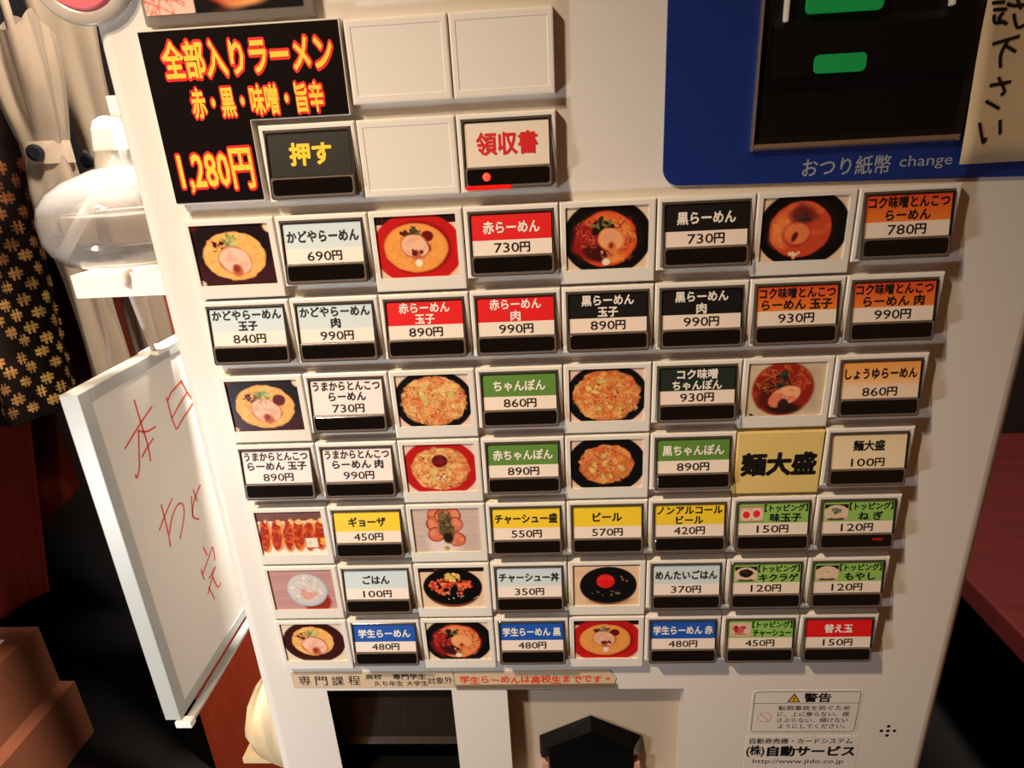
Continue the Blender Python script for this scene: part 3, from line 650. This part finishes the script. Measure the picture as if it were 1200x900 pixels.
# stepped black chute inside
ch = [(D - 1.6, -110), (D - 1.6, -62), (D - 4.6, -58), (D - 5.0, -42), (D - 2.4, -36), (D - 2.0, -22)]
V = []
for (y, v) in ch:
    for u in (241, 312.5): V.append((u * .001, (y) * .001, -v * .001))
F = [(2 * i, 2 * i + 2, 2 * i + 3, 2 * i + 1) for i in range(len(ch) - 1)]
link('chute', fix(pmesh('chute', *join((V, F), box(.2395, .0024, .018, .314, .0040, .121)))), M_BLKM, bz)
for zc, hh, x0, x1 in ((45.2, 6.4, 256.5, 275.6), (65.5, 7.0, 251.5, 279.0)):
    link('green_lamp', pmesh('green_lamp', *plate(x0, -zc - hh / 2, x1, -zc + hh / 2, D - 4.4, D - 5.6, 1.8, .3)), M_GREEN, bz)
link('highlight_rail', pmesh('highlight_rail', *plate(244.5, -110, 246.0, -60, D - 1.5, D - 4.5, .5, .3)), M_FRAME, bz)  # white strips that paint in the highlight along the black bezel
link('highlight_rail', pmesh('highlight_rail', *plate(303.5, -110, 305.0, -62, D - 1.5, D - 4.5, .5, .3)), M_FRAME, bz)

# --- coin return tray
def tray(name, u0, u1, v0, v1, prof, m, label):
    """prof: list of (depth y, v) from the top edge to the bottom edge"""
    V, F = [], []
    for y, v in prof:
        for u in (u0, u1): V.append((u * .001, y * .001, -v * .001))
    n = len(prof); F = [(2 * i, 2 * i + 1, 2 * i + 3, 2 * i + 2) for i in range(n - 1)]
    F += [tuple(2 * i for i in range(n)), tuple(2 * i + 1 for i in range(n))[::-1]]
    return part(name, pmesh(name, V, F), m, label=label)
t = tray('coin_tray', 19.4, 92.2, 266.8, 350, [(D, 266.8), (D + 14, 267.5), (D + 21, 274), (D + 22, 296), (D + 16, 322), (D + 13.5, 325.5)], M_STEEL, 'brushed steel coin return tray')
part('tray_pocket', pmesh('tray_pocket', *join(([(x * .001, y * .001, z * .001) for x, y, z in ((19.4, D + 13.5, -325.5), (92.2, D + 13.5, -325.5), (92.2, D + 34, -326), (19.4, D + 34, -326), (19.4, D + 34, -350), (92.2, D + 34, -350), (92.2, D, -350), (19.4, D, -350))], [(0, 1, 2, 3), (3, 2, 5, 4), (4, 5, 6, 7), (0, 3, 4), (0, 4, 7), (1, 5, 2), (1, 6, 5)]))), M_BLKM)
s = tray('ticket_slot', 124.0, 223.7, 266.8, 350, [(D, 266.8), (D + 9, 268), (D + 10, 350), (D, 350)], M_SLOT, 'beige recess of the ticket outlet')
# smoked pyramid flap inside the ticket outlet
A = lambda u, v, y: (u * .001, y * .001, -v * .001)
V = [A(171.7, 296.5, D + 8.6), A(140.8, 312.6, D + 8.6), A(202.2, 312.6, D + 8.6), A(140.8, 327.5, D + 8.6), A(202.2, 327.5, D + 8.6), A(147, 349, D + 8.6), A(196, 349, D + 8.6), A(171.7, 301, D + 1.5), A(146, 315, D + 2.0), A(197, 315, D + 2.0), A(148, 349, D + 2.0), A(195, 349, D + 2.0), A(171.7, 318, D + .2)]
F = [(0, 1, 8, 7), (0, 7, 9, 2), (1, 3, 5, 10, 8), (2, 9, 11, 6, 4), (7, 8, 12), (7, 12, 9), (8, 10, 11, 9, 12)]
fl = part('ticket_flap', fix(pmesh('ticket_flap', V, F)), M_BLK, label='smoked black house shaped flap of the ticket outlet')
for u in (144.0, 199.0): link('hinge_post', pmesh('hinge_post', *plate(u - 2, 329, u + 2, 350, D + 9, D + 3, .5, .3)), mat('pinkish_plastic', (196, 150, 126), .5), fl)

# --- maker's stickers
k = part('warning_sticker', pmesh('warning_sticker', *plate(261.5, 268.3, 322, 301, D, D - .12, 2.4, .05)), M_PANEL, label='warning sticker with yellow triangle and black border')
def outline(u0, v0, u1, v1, r, w, y):
    a, b = rrect(u0, v0, u1, v1, r), rrect(u0 + w, v0 + w, u1 - w, v1 - w, r - w); n = len(a)
    V = [A(u, v, y) for u, v in a + b]; return V, [(i, (i + 1) % n, n + (i + 1) % n, n + i) for i in range(n)]
yy = D - .16
q = lambda u0, v0, u1, v1: ([A(u0, v0, yy), A(u0, v1, yy), A(u1, v1, yy), A(u1, v0, yy)], [(0, 1, 2, 3)])
it = [outline(262.8, 269.4, 320.8, 299.8, 2.2, .35, yy), q(263.0, 277.9, 320.6, 278.2), text('警告', 297.5, 273.9, 7.0, 15, .03, yy)]
for i, ln in enumerate(('転倒事故を防ぐため', 'に、上に乗らない、揺', 'さぶらない、傾けない', 'ようにしてください。')):
    it.append(text(ln, 296.5, 281.6 + i * 4.6, 3.9, 39.5 if i < 3 else 37.5, .008, yy))
tri = [(281.0, 277.2), (288.3, 277.2), (284.6, 270.6)]
it.append(([A(u, v, yy) for u, v in tri], [(0, 1, 2)]))
letters(k, it, M_INK)
tri2 = [(282.0, 276.6), (287.3, 276.6), (284.6, 271.8)]
link('warning_triangle', pmesh('warning_triangle', [A(u, v, yy - .05) for u, v in tri2], [(0, 1, 2)]), M_AMBER, k)
letters(k, [text('!', 284.65, 274.7, 4.4, .7, .03, yy - .1)], M_INK, 'exclamation_mark')
V = []; 
for rr in (4.0, 3.5):
    for i in range(24): a = 2 * math.pi * i / 24; V.append(A(269.6 + rr * math.cos(a), 288.5 + rr * .95 * math.sin(a), yy))
F = [(i, (i + 1) % 24, 24 + (i + 1) % 24, 24 + i) for i in range(24)]
V += [A(266.9, 286.0, yy), A(267.4, 285.6, yy), A(272.3, 291.0, yy), A(271.8, 291.4, yy)]; F.append((48, 49, 50, 51))
link('prohibition_mark', pmesh('prohibition_mark', V, F), M_FAINT, k)
k = part('maker_sticker', pmesh('maker_sticker', *plate(261, 303, 325, 330.5, D, D - .12, 1, .05)), M_PANEL, label='maker sticker with company lettering and web address')
letters(k, [text('自動券売機・カードシステム', 292, 307.0, 4.6, 58, .012, yy), text('(株)', 266.8, 315.0, 8.2, 10.5, .03, yy), text('自動サービス', 298.5, 315.0, 8.4, 50, .045, yy), text('http://www.jido.co.jp', 292, 323.6, 4.8, 52, .004, yy)], M_INK)

# ------------------------------------------------------------------ notes taped on the machine
def paper(name, pts, y0, th, m, curl=0.0):
    V, F = loft([(pts, y0), (pts, y0 - th)]); return pmesh(name, V, F)
o = link('paper_strip', paper('paper_strip', [(.4, 252.6), (94.2, 253.0), (94.3, 264.4), (.6, 264.0)], D - .05, .35, M_STRIP), M_STRIP); tag(o, 'paper strip with black handwriting taped under the leftmost bottom tiles', 'note')
y = D - .45
letters(o, [text(ch, 8 + i * 9.6, 258.9 + (-.2, .1, .2, -.1)[i], 7.6, 7.0, .004, y, rot=(-3, 2, -2, 3)[i]) for i, ch in enumerate('専門課程')] + [text('高校', 48.5, 256.2, 4.2, 9.5, .012, y, rot=2), text('久ち年生', 56.5, 261.3, 4.0, 17, .012, y), text('専門学生', 69, 256.3, 4.4, 19, .02, y), text('大学生', 73, 261.3, 4.0, 12.5, .012, y), text('対象外', 86.3, 259.3, 5.4, 14.5, .008, y, rot=-3)], M_INK)
o = link('paper_strip', paper('paper_strip', [(94.8, 253.1), (182, 252.6), (185.8, 258.6), (184.2, 264.6), (94.9, 264.6)], D - .05, .35, M_STRIP), M_STRIP); tag(o, 'paper strip with red orange handwriting taped above the ticket outlet', 'note')
letters(o, [text(ch, 100.5 + i * 5.75, 259.0 + (.3 if i % 2 else -.2), 5.8, None, .03, y, rot=(-4, 3, 0, 5)[i % 4]) for i, ch in enumerate('学生らーめんは高校生までです。')], mat('orange_red_ink', (224, 70, 24), .6))
link('clear_tape', pmesh('clear_tape', *loft([([(95, 262.6), (186.3, 262.2), (186.9, 266.3), (150, 266.9), (95.2, 266.5)], D - .46)], cap0=False)), M_TAPE, o)
# taped note on the right of the bill outlet
W2 = 30
V, F = [], []
for i in range(15):
    for j in range(9):
        v = -124 + 117.2 * i / 14; u = 316.6 + 38 * j / 8
        V.append((u * .001, (D - 3.6 - .9 * math.sin(i * .55 + j * .4) - .5 * math.cos(j * .9)) * .001, -v * .001))
F = [(i * 9 + j, (i + 1) * 9 + j, (i + 1) * 9 + j + 1, i * 9 + j + 1) for i in range(14) for j in range(8)]
o = link('paper_note', pmesh('paper_note', V, F, True), M_PAPER); md = o.modifiers.new('thickness', 'SOLIDIFY'); md.thickness = .0002
tag(o, 'brown paper note with black brush handwriting taped beside the bill outlet', 'note')
NOTE = [[(321.1, 48.6), (330.5, 50.7)], [(326.4, 49.4), (324.8, 45.0), (325.5, 40.4)], [(325.9, 47.9), (330.1, 45.6)], [(322.6, 34.5), (330.2, 35.5)], [(325.3, 37.3), (328.4, 32.5), (327.3, 31.0)], [(322.1, 29.3), (327.7, 26.3)], [(321.1, 21.7), (323.8, 14.6), (324.7, 16.2)], [(328.8, 22.3), (330.0, 17.1)], [(318.1, 62.0), (322.8, 62.1)], [(319.0, 59.8), (324.1, 59.8)], [(319.7, 58.3), (320.6, 55.7), (324.2, 55.8)], [(323.1, 58.8), (321.8, 56.7), (325.2, 55.0)], [(326.9, 58.2), (329.1, 53.7), (332.0, 54.6)], [(323.7, 61.6), (326.3, 60.8), (330.6, 60.9)], [(318.0, 64.1), (323.2, 64.2)], [(326.9, 63.3), (329.3, 59.5)]]
def note_y(u, z):
    i = (-z + 124) / 117.2 * 14; j = (u - 316.6) / 38 * 8
    return D - 3.6 - .9 * math.sin(i * .55 + j * .4) - .5 * math.cos(j * .9) - .25
it = []
for s_ in NOTE:
    sv, sf = stroke(s_, 1.15, .05, 'y'); it.append(([(a * .001, note_y(a, c) * .001 + b * .001, c * .001) for a, b, c in sv], sf))
letters(o, it, M_INK)

# ------------------------------------------------------------------ pink disc at the upper left corner
V, F = lathe([(21.3, 0), (21.6, 1.0), (21.0, 1.8), (17.0, 2.0), (16.2, 1.2)], 48)
k = link('pink_disc', fix(pmesh('pink_disc', [((-18.2 + x) * .001, (3.2 - z) * .001, (95.6 + y) * .001) for x, y, z in V], F, True)), M_RIM); tag(k, 'round pink disc with a pale clear rim at the top left corner of the machine', 'disc')
V, F = lathe([(16.2, .9), (16.2, 2.4), (15.6, 2.9), (.5, 3.0)], 48)
link('pink_face', fix(pmesh('pink_face', [((-18.2 + x) * .001, (3.2 - z) * .001, (95.6 + y) * .001) for x, y, z in V], F)), M_PINK, k)

# ------------------------------------------------------------------ shelf, spray bottle, cord
o = link('wall_shelf', bbox_mesh('wall_shelf', -.0775, .028, -.0372, -.0206, .125, -.0255, .0008), M_SHELF); tag(o, 'small white shelf on the left side of the machine holding the spray bottle', 'shelf')
bc = (-.0610, .068, -.0255)
k = thing('spray_bottle', 'clear round spray bottle half full of liquid on the white shelf', 'bottle', bc)
prof = [(.030, .0), (.0375, .0022), (.0430, .008), (.0455, .014), (.0455, .024), (.0435, .031), (.0385, .037), (.0305, .0422), (.0210, .0455), (.0140, .0480), (.0125, .056)]
link('bottle_body', pmesh('bottle_body', *lathe(prof, 40, cap=False), True), M_BOTTLE, k)
V, F = lathe([(.026, .0)] + [(.01, .0005)], 40); link('bottle_base', pmesh('bottle_base', *lathe([(.001, .0012), (.018, .0014), (.026, .0004)], 40, cap=False), True), M_BOTTLE, k)
lp = [(.002, .0018), (.0295, .0018), (.0366, .0038), (.0420, .009), (.0445, .0145), (.0445, .0240), (.0440, .0262), (.001, .0264)]
link('liquid', pmesh('liquid', *lathe(lp, 40, cap=False), True), M_LIQ, k)
cp = [(.0130, .0475), (.0128, .0500), (.0112, .066), (.0095, .0700), (.0060, .072)]
link('spray_cap', pmesh('spray_cap', *lathe(cp, 48, mod=lambda a, t: 1 + (.035 if (t < .5 and int(a / (2 * math.pi) * 24) % 2) else 0))), M_CAP, k)
link('spray_head', pmesh('spray_head', *join(box(.002, -.005, .0705, .020, .005, .081), box(.020, -.005, .076, .036, .005, .083), box(.022, -.004, .056, .026, .004, .077))), M_CAP, k)
link('dip_tube', pmesh('dip_tube', *tube([(.004, 0, .06), (-.006, -.004, .046), (-.024, -.012, .022), (-.036, -.016, .006)], .0030, 10), True), M_TUBE, k)

# ------------------------------------------------------------------ whiteboard hung beside the machine
XB, YN, YF, ZT, ZB = -.0909, .026, .330, -.0870, -.3140
k = thing('whiteboard', 'white framed whiteboard with red handwriting hung left of the machine', 'whiteboard', (XB, YN, ZB))
def wb(name, me, m):
    me.transform(Matrix.Translation((-XB, -YN, -ZB))); return link(name, me, m, k)
wb('board_face', pmesh('board_face', *box(XB - .006, YN + .004, ZB + .006, XB - .0006, YF - .004, ZT - .004)), M_BOARD)
wb('frame_rail', bbox_mesh('frame_rail', XB - .0105, YN, ZB, XB, YN + .0085, ZT, .0006), M_ALU)
wb('frame_rail', bbox_mesh('frame_rail', XB - .0105, YF - .0085, ZB, XB, YF, ZT, .0006), M_ALU)
wb('frame_rail', bbox_mesh('frame_rail', XB - .0105, YN + .0085, ZT - .0075, XB, YF - .0085, ZT, .0006), M_ALU)
wb('frame_rail', bbox_mesh('frame_rail', XB - .0105, YN + .0085, ZB, XB, YF - .0085, ZB + .0075, .0006), M_ALU)
wb('pen_ledge', bbox_mesh('pen_ledge', XB + .0005, YN + .001, ZB - .004, XB + .0065, YF - .01, ZB - .0015, .0005), M_ALU)
wb('corner_cap', bbox_mesh('corner_cap', XB - .004, YN - .0015, ZB - .0055, XB + .0068, YN + .004, ZB - .0005, .0007), M_CAP)
BOARD = [[(67.4, -106.6), (67.5, -121.0), (67.9, -136.8), (66.5, -146.8)], [(81.2, -117.0), (67.2, -121.7), (48.5, -129.4)], [(79.5, -129.8), (72.0, -129.2), (66.3, -127.0), (63.7, -124.8)], [(63.7, -124.8), (58.3, -138.6), (54.9, -146.3), (51.1, -150.0), (50.6, -147.3)], [(74.7, -135.3), (67.6, -137.6), (59.7, -141.0)], [(97.0, -116.8), (97.2, -120.8), (97.3, -131.9), (98.6, -140.6)], [(97.5, -120.0), (103.4, -116.4), (110.0, -115.0), (117.1, -113.2)], [(97.3, -131.9), (109.1, -126.9), (120.2, -122.6)], [(99.4, -140.8), (109.0, -137.1), (125.6, -131.6)], [(117.1, -113.2), (120.2, -122.6), (125.6, -131.6)], [(64.8, -176.6), (64.5, -185.8), (63.6, -197.6), (62.3, -206.5)], [(76.3, -179.2), (64.7, -185.4), (56.5, -190.4)], [(64.6, -198.3), (69.9, -191.6), (77.5, -186.7), (83.0, -187.0), (85.1, -190.9), (82.6, -197.6), (73.0, -208.1)], [(95.7, -189.2), (91.8, -202.3)], [(99.6, -186.2), (100.6, -196.3)], [(108.6, -187.8), (97.6, -193.9), (91.8, -202.3), (97.6, -209.0)], [(93.7, -228.8), (95.9, -237.4)], [(85.6, -241.2), (85.7, -250.2)], [(85.4, -246.2), (99.6, -238.8), (104.4, -236.8), (103.2, -247.3)], [(102.3, -251.9), (91.1, -253.8)], [(98.6, -251.1), (95.5, -255.3), (85.4, -262.8)], [(95.5, -255.3), (98.3, -266.8), (103.1, -266.6)], [(88.3, -258.8), (91.4, -271.9)]]
for i0, i1 in ((0, 5), (5, 10), (10, 13), (13, 16), (16, 23)):
    it = []
    for s_ in BOARD[i0:i1]:
        sv, sf = stroke(s_, 1.15, .06, 'x'); it.append(([(XB - .0005 + a * .001, b * .001, c * .001) for a, b, c in sv], sf))
    wb('written_character', pmesh('written_character', *join(*it)), M_MARK)
wb('hook_plate', pmesh('hook_plate', *box(XB - .009, .094, ZT - .001, XB + .004, .112, ZT + .0012)), M_CAP)
p0, p1 = Vector((-.0491, .0272, -.0300)), Vector((-.0935, .1000, -.0858))
pts = [p0.lerp(p1, t) + Vector((0, 0, -.002 * math.sin(math.pi * t))) for t in np.linspace(0, 1, 9)]
pts = [Vector((-.049, .032, -.0250)), Vector((-.049, .0270, -.0262))] + pts
o = link('hanging_cord', pmesh('hanging_cord', *tube(pts, .0016, 8), True), M_CORD); tag(o, 'thin pale cord running from the white shelf down to the whiteboard', 'cord')

# ------------------------------------------------------------------ furled vinyl umbrellas
def umbrella(name, label, axis, hem_z, strap_z, low_z, Rh, Rs, Rl, seed, strap_a, rail_y, dz):
    (xt, yt, zt), (xl, yl, zl) = axis
    k = thing(name, label, 'umbrella', (xl, yl, zl - .1), 'clear vinyl umbrellas hanging behind the spray bottle')
    off = -Vector((xl, yl, zl - .1)); r = np.random.RandomState(seed); ph = r.rand(4) * 6
    def pos(z): 
        t = (zt - z) / (zt - zl); return xt + (xl - xt) * t, yt + (yl - yt) * t
    def rad(z):
        if z > strap_z: t = (z - strap_z) / (hem_z - strap_z); return Rs + (Rh - Rs) * min(1, t * 1.4) ** .8
        t = (strap_z - z) / (strap_z - low_z); return Rs + (Rl - Rs) * t + .004 * math.sin(math.pi * min(1, t * 3))
    V, F = [], []; n = 56; Z = np.linspace(hem_z, low_z, 26)
    for i, z in enumerate(Z):
        cx, cy = pos(z); rr = rad(z); amp = .16 * (1 - .6 * math.exp(-((z - strap_z) / .02) ** 2))
        for j in range(n):
            a = 2 * math.pi * j / n; q = rr * (1 + amp * math.sin(4 * a + ph[0] + z * 9) + .5 * amp * math.sin(7 * a + ph[1] - z * 14))
            zz = z + (.010 * math.sin(3 * a + ph[2]) if i == 0 else 0)
            V.append((cx + q * math.cos(a) + off.x, cy + q * math.sin(a) + off.y, zz + off.z))
    for i in range(len(Z) - 1):
        for j in range(n):
            a, b = i * n + j, i * n + (j + 1) % n; F.append((a, b, b + n, a + n))
    link('canopy', pmesh('canopy', V, F, True), M_VINYL, k)
    ctr = lambda z: Vector((*pos(z), z)) + off
    link('shaft', pmesh('shaft', *tube([ctr(hem_z + dz), ctr(hem_z), ctr(low_z), ctr(low_z - .09)], [.004, .004, .004, .003], 10), True), M_SHAFT, k)
    # handle above, hooked on the rail
    h = ctr(hem_z + dz); ro = rail_y - yt; link('handle', pmesh('handle', *tube([h, h + Vector((0, 0, .06)), h + Vector((0, ro * .45, .092)), h + Vector((0, ro, .10)), h + Vector((0, ro * 1.5, .075))], .009, 10), True), M_CAP, k)
    # strap with snap
    cx, cy = pos(strap_z); V = []; m = 22
    for dz in (-.010, .010):
        for j in range(m):
            a = math.radians(strap_a - 95 + 190 * j / (m - 1)); q = rad(strap_z) * 1.16
            V.append((cx + q * math.cos(a) + off.x, cy + q * math.sin(a) + off.y, strap_z + dz + off.z))
    link('strap', pmesh('strap', V, [(j, j + 1, m + j + 1, m + j) for j in range(m - 1)], True), M_VINYL2, k)
    a = math.radians(strap_a - 8); q = rad(strap_z) * 1.18; c = Vector((cx + q * math.cos(a), cy + q * math.sin(a), strap_z)) + off; d = Vector((math.cos(a), math.sin(a), 0))
    link('snap', pmesh('snap', *tube([c - d * .001, c + d * .002, c + d * .003], [.0075, .0075, .005], 16)), M_BLKM, k)
    return k
umbrella('vinyl_umbrella', 'furled clear vinyl umbrella with a black snap, further left of the two', ((-.3195, .36, .155), (-.3195, .36, -.16)), .148, .038, -.30, .0265, .0180, .0195, 3, -72, .385, .16)
umbrella('vinyl_umbrella', 'furled clear vinyl umbrella with a black snap, right behind the spray bottle', ((-.3090, .42, .178), (-.3030, .42, -.177)), .260, .0295, -.33, .0290, .0165, .0215, 5, -96, .455, .30)
for ry, rz, lb in ((.385, .400, 'lower metal rail above the frame carrying the left vinyl umbrella'), (.455, .652, 'upper metal rail above the frame carrying the vinyl umbrella behind the bottle')):
    o = link('umbrella_rail', pmesh('umbrella_rail', *tube([(-1.5, ry, rz), (-.1, ry, rz)], .008, 12), True), M_CHROME); tag(o, lb, 'rail')

# ------------------------------------------------------------------ hanging cloths at far left
def cloth(name, label, cat, P, nu, nv, amp, fold, m, painter=None, th=.002, par=None, seed=0):
    """P: four corners (top-left, top-right, bottom-left, bottom-right); folds run downwards"""
    tl, tr, bl, br = [Vector(p) for p in P]; nrm = (tr - tl).cross(bl - tl).normalized()
    def place(a, b):
        p = tl.lerp(tr, a).lerp(bl.lerp(br, a), b)
        w = amp * (.35 + .65 * b) * (math.sin(fold * a * 6.283 + seed + .7 * b) + .4 * math.sin(2.3 * fold * a * 6.283 + 1 + seed))
        return tuple(p + nrm * w + Vector((0, 0, -.01 * math.sin(a * 3.14) * b)))
    if painter is not None: me = painter.mesh(name, 0, 0, 1, 1, 0, place=place)
    else:
        c = Canvas(nu, nv, (255, 255, 255)); me = c.mesh(name, 0, 0, 1, 1, 0, place=place)
    for p in me.polygons: p.use_smooth = True
    o = link(name, me, m); md = o.modifiers.new('thickness', 'SOLIDIFY'); md.thickness = th
    if label: tag(o, label, cat)
    return o
# black cloth with golden well-crib crosses
c = Canvas(240, 310, (26, 16, 10), 41)
r = np.random.RandomState(5)
for i in range(19):
    for j in range(12):
        x = (j + .5 * (i % 2)) / 11.2 + .02 * (r.rand() - .5); y = .36 + i * .0355 + .010 * (r.rand() - .5)
        if r.rand() < .06 or y > .985: continue
        lit_amt = min(1, max(.18, (y - .36) / .34)) * (.75 + .25 * math.cos((x - .93) * 11))  # shade higher up and in the folds, painted into the cross colour
        col = np.array((226, 176, 92)) * lit_amt + np.array((120, 54, 36)) * (1 - lit_amt) * .8
        s_ = .0190
        for d in (-1, 1):
            c.rect(x - s_ * 1.25, y + d * s_ * .24 - .0030, x + s_ * 1.25, y + d * s_ * .24 + .0026, col)
            c.rect(x + d * s_ * .42 - .0040, y - s_ * .82, x + d * s_ * .42 + .0036, y + s_ * .82, col)
c.noise(.25, 30)
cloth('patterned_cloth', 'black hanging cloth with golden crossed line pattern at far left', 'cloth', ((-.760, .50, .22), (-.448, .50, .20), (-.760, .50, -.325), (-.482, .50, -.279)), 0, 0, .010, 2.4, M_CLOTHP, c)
cloth('black_coat', 'plain black cloth hanging between the patterned cloth and the umbrellas', 'cloth', ((-.78, .56, .42), (-.370, .56, .42), (-.80, .56, .02), (-.450, .56, -.125)), 30, 30, .012, 2.0, M_BLACKCLOTH, seed=2)
cloth('dark_red_cloth', 'dark red cloth hanging behind the patterned cloth', 'cloth', ((-.80, .645, .1), (-.530, .645, .1), (-.80, .645, -.31), (-.500, .645, -.30)), 24, 24, .008, 1.5, M_REDCLOTH, seed=1)
cloth('russet_curtain', 'russet curtain hanging low at the left edge above the cardboard boxes', 'curtain', ((-1.0, .61, -.18), (-.622, .61, -.18), (-1.0, .61, -.80), (-.724, .61, -.662)), 40, 40, .012, 2.2, M_BROWNCLOTH, seed=3)
cloth('russet_curtain', 'shorter russet curtain behind, its hem rising towards the whiteboard', 'curtain', ((-.88, .70, -.18), (-.707, .70, -.18), (-.88, .70, -.660), (-.707, .70, -.524)), 40, 40, .008, 1.4, M_BROWNCLOTH, seed=5)
o = link('cloth_rail', pmesh('cloth_rail', *tube([(-1.5, .60, .44), (-.45, .60, .44)], .010, 12), True), M_BLKM); tag(o, 'dark rail above the frame carrying the hanging cloths', 'rail')

# ------------------------------------------------------------------ cardboard boxes
def carton(x1, y1, zt, zb, w, d, label, lab=False):
    k = thing('cardboard_box', label, 'box', (x1 - w / 2, y1 - d / 2, zb), 'cardboard boxes stacked at lower left')
    off = Vector((x1 - w / 2, y1 - d / 2, zb))
    def bx(name, a, m):
        me = pmesh(name, *box(*a)); me.transform(Matrix.Translation(-off)); return link(name, me, m, k)
    bx('carton', (x1 - w, y1 - d, zb, x1, y1, zt - .003), M_CARD)
    bx('lid_flap', (x1 - w, y1 - d, zt - .003, x1 - w / 2 - .002, y1, zt), M_CARD); bx('lid_flap', (x1 - w / 2 + .002, y1 - d, zt - .003, x1, y1, zt), M_CARD)
    if lab:
        l = bx('shipping_label', (x1 - .17, y1 - .19, zt, x1 - .035, y1 - .03, zt + .0006), M_LABEL)
        for i in range(4):
            me = pmesh('printed_line', *box(x1 - .15, y1 - .07 - i * .022, zt + .0006, x1 - .06 - .02 * (i % 2), y1 - .064 - i * .022, zt + .0009)); me.transform(Matrix.Translation(-off)); link('printed_line', me, M_BLUEINK, l)
    else:
        bx('packing_tape', (x1 - .030, y1 - .205, zt - .06, x1 + .0006, y1 - .165, zt + .0005), mat('dark_tape', (40, 60, 66), .3))
    return k
carton(-.695, .55, -.820, FZ, .40, .45, 'lower cardboard box of the stack standing on the floor')
carton(-.722, .55, -.700, -.820, .36, .42, 'upper cardboard box of the stack with a white label on top', True)

# ------------------------------------------------------------------ wooden stand and cream bundle beside the machine
k = thing('wooden_board', 'red lacquered wooden board standing behind the left side of the machine', 'board', (-.33, .46, FZ))
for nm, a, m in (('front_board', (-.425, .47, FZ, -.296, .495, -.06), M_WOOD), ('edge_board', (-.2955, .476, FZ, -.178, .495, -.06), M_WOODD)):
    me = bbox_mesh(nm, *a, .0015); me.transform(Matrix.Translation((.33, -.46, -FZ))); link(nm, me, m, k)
k = thing('cream_bundle', 'cream rounded paper bundle peeking out at the lower left of the machine', 'bundle', (-.075, .13, -.468))
V, F = lathe([(.004, .086), (.018, .082), (.033, .066), (.038, .045), (.034, .022), (.022, .008), (.008, .004)], 28, mod=lambda a, t: 1 + .05 * math.sin(5 * a + 3 * t))
link('wrapped_body', pmesh('wrapped_body', V, F, True), M_CREAM, k)
link('folded_tail', pmesh('folded_tail', *join(box(-.048, -.012, -.002, .02, .014, .004))), M_CREAM, k)
o = link('side_hook', pmesh('side_hook', *box(-.06, .10, -.474, -.0206, .16, -.470)), M_CARD); tag(o, 'small brown ledge on the machine side under the cream bundle', 'ledge')

# ------------------------------------------------------------------ bench at far right
k = thing('wooden_bench', 'red brown wooden bench in the dark at far right', 'bench', (1.0, .1, FZ))
for nm, a in (('bench_top', (.655, -.35, -.53, 1.3, .78, -.50)), ('bench_leg', (.66, -.30, FZ, .72, -.24, -.53)), ('bench_leg', (.66, .66, FZ, .72, .72, -.53)), ('bench_leg', (1.18, -.30, FZ, 1.24, -.24, -.53)), ('bench_leg', (1.18, .66, FZ, 1.24, .72, -.53))):
    me = bbox_mesh(nm, *a, .003); me.transform(Matrix.Translation((-1.0, -.1, -FZ))); link(nm, me, M_BENCH, k)

bpy.data.objects.remove(_to); bpy.data.curves.remove(_tc)
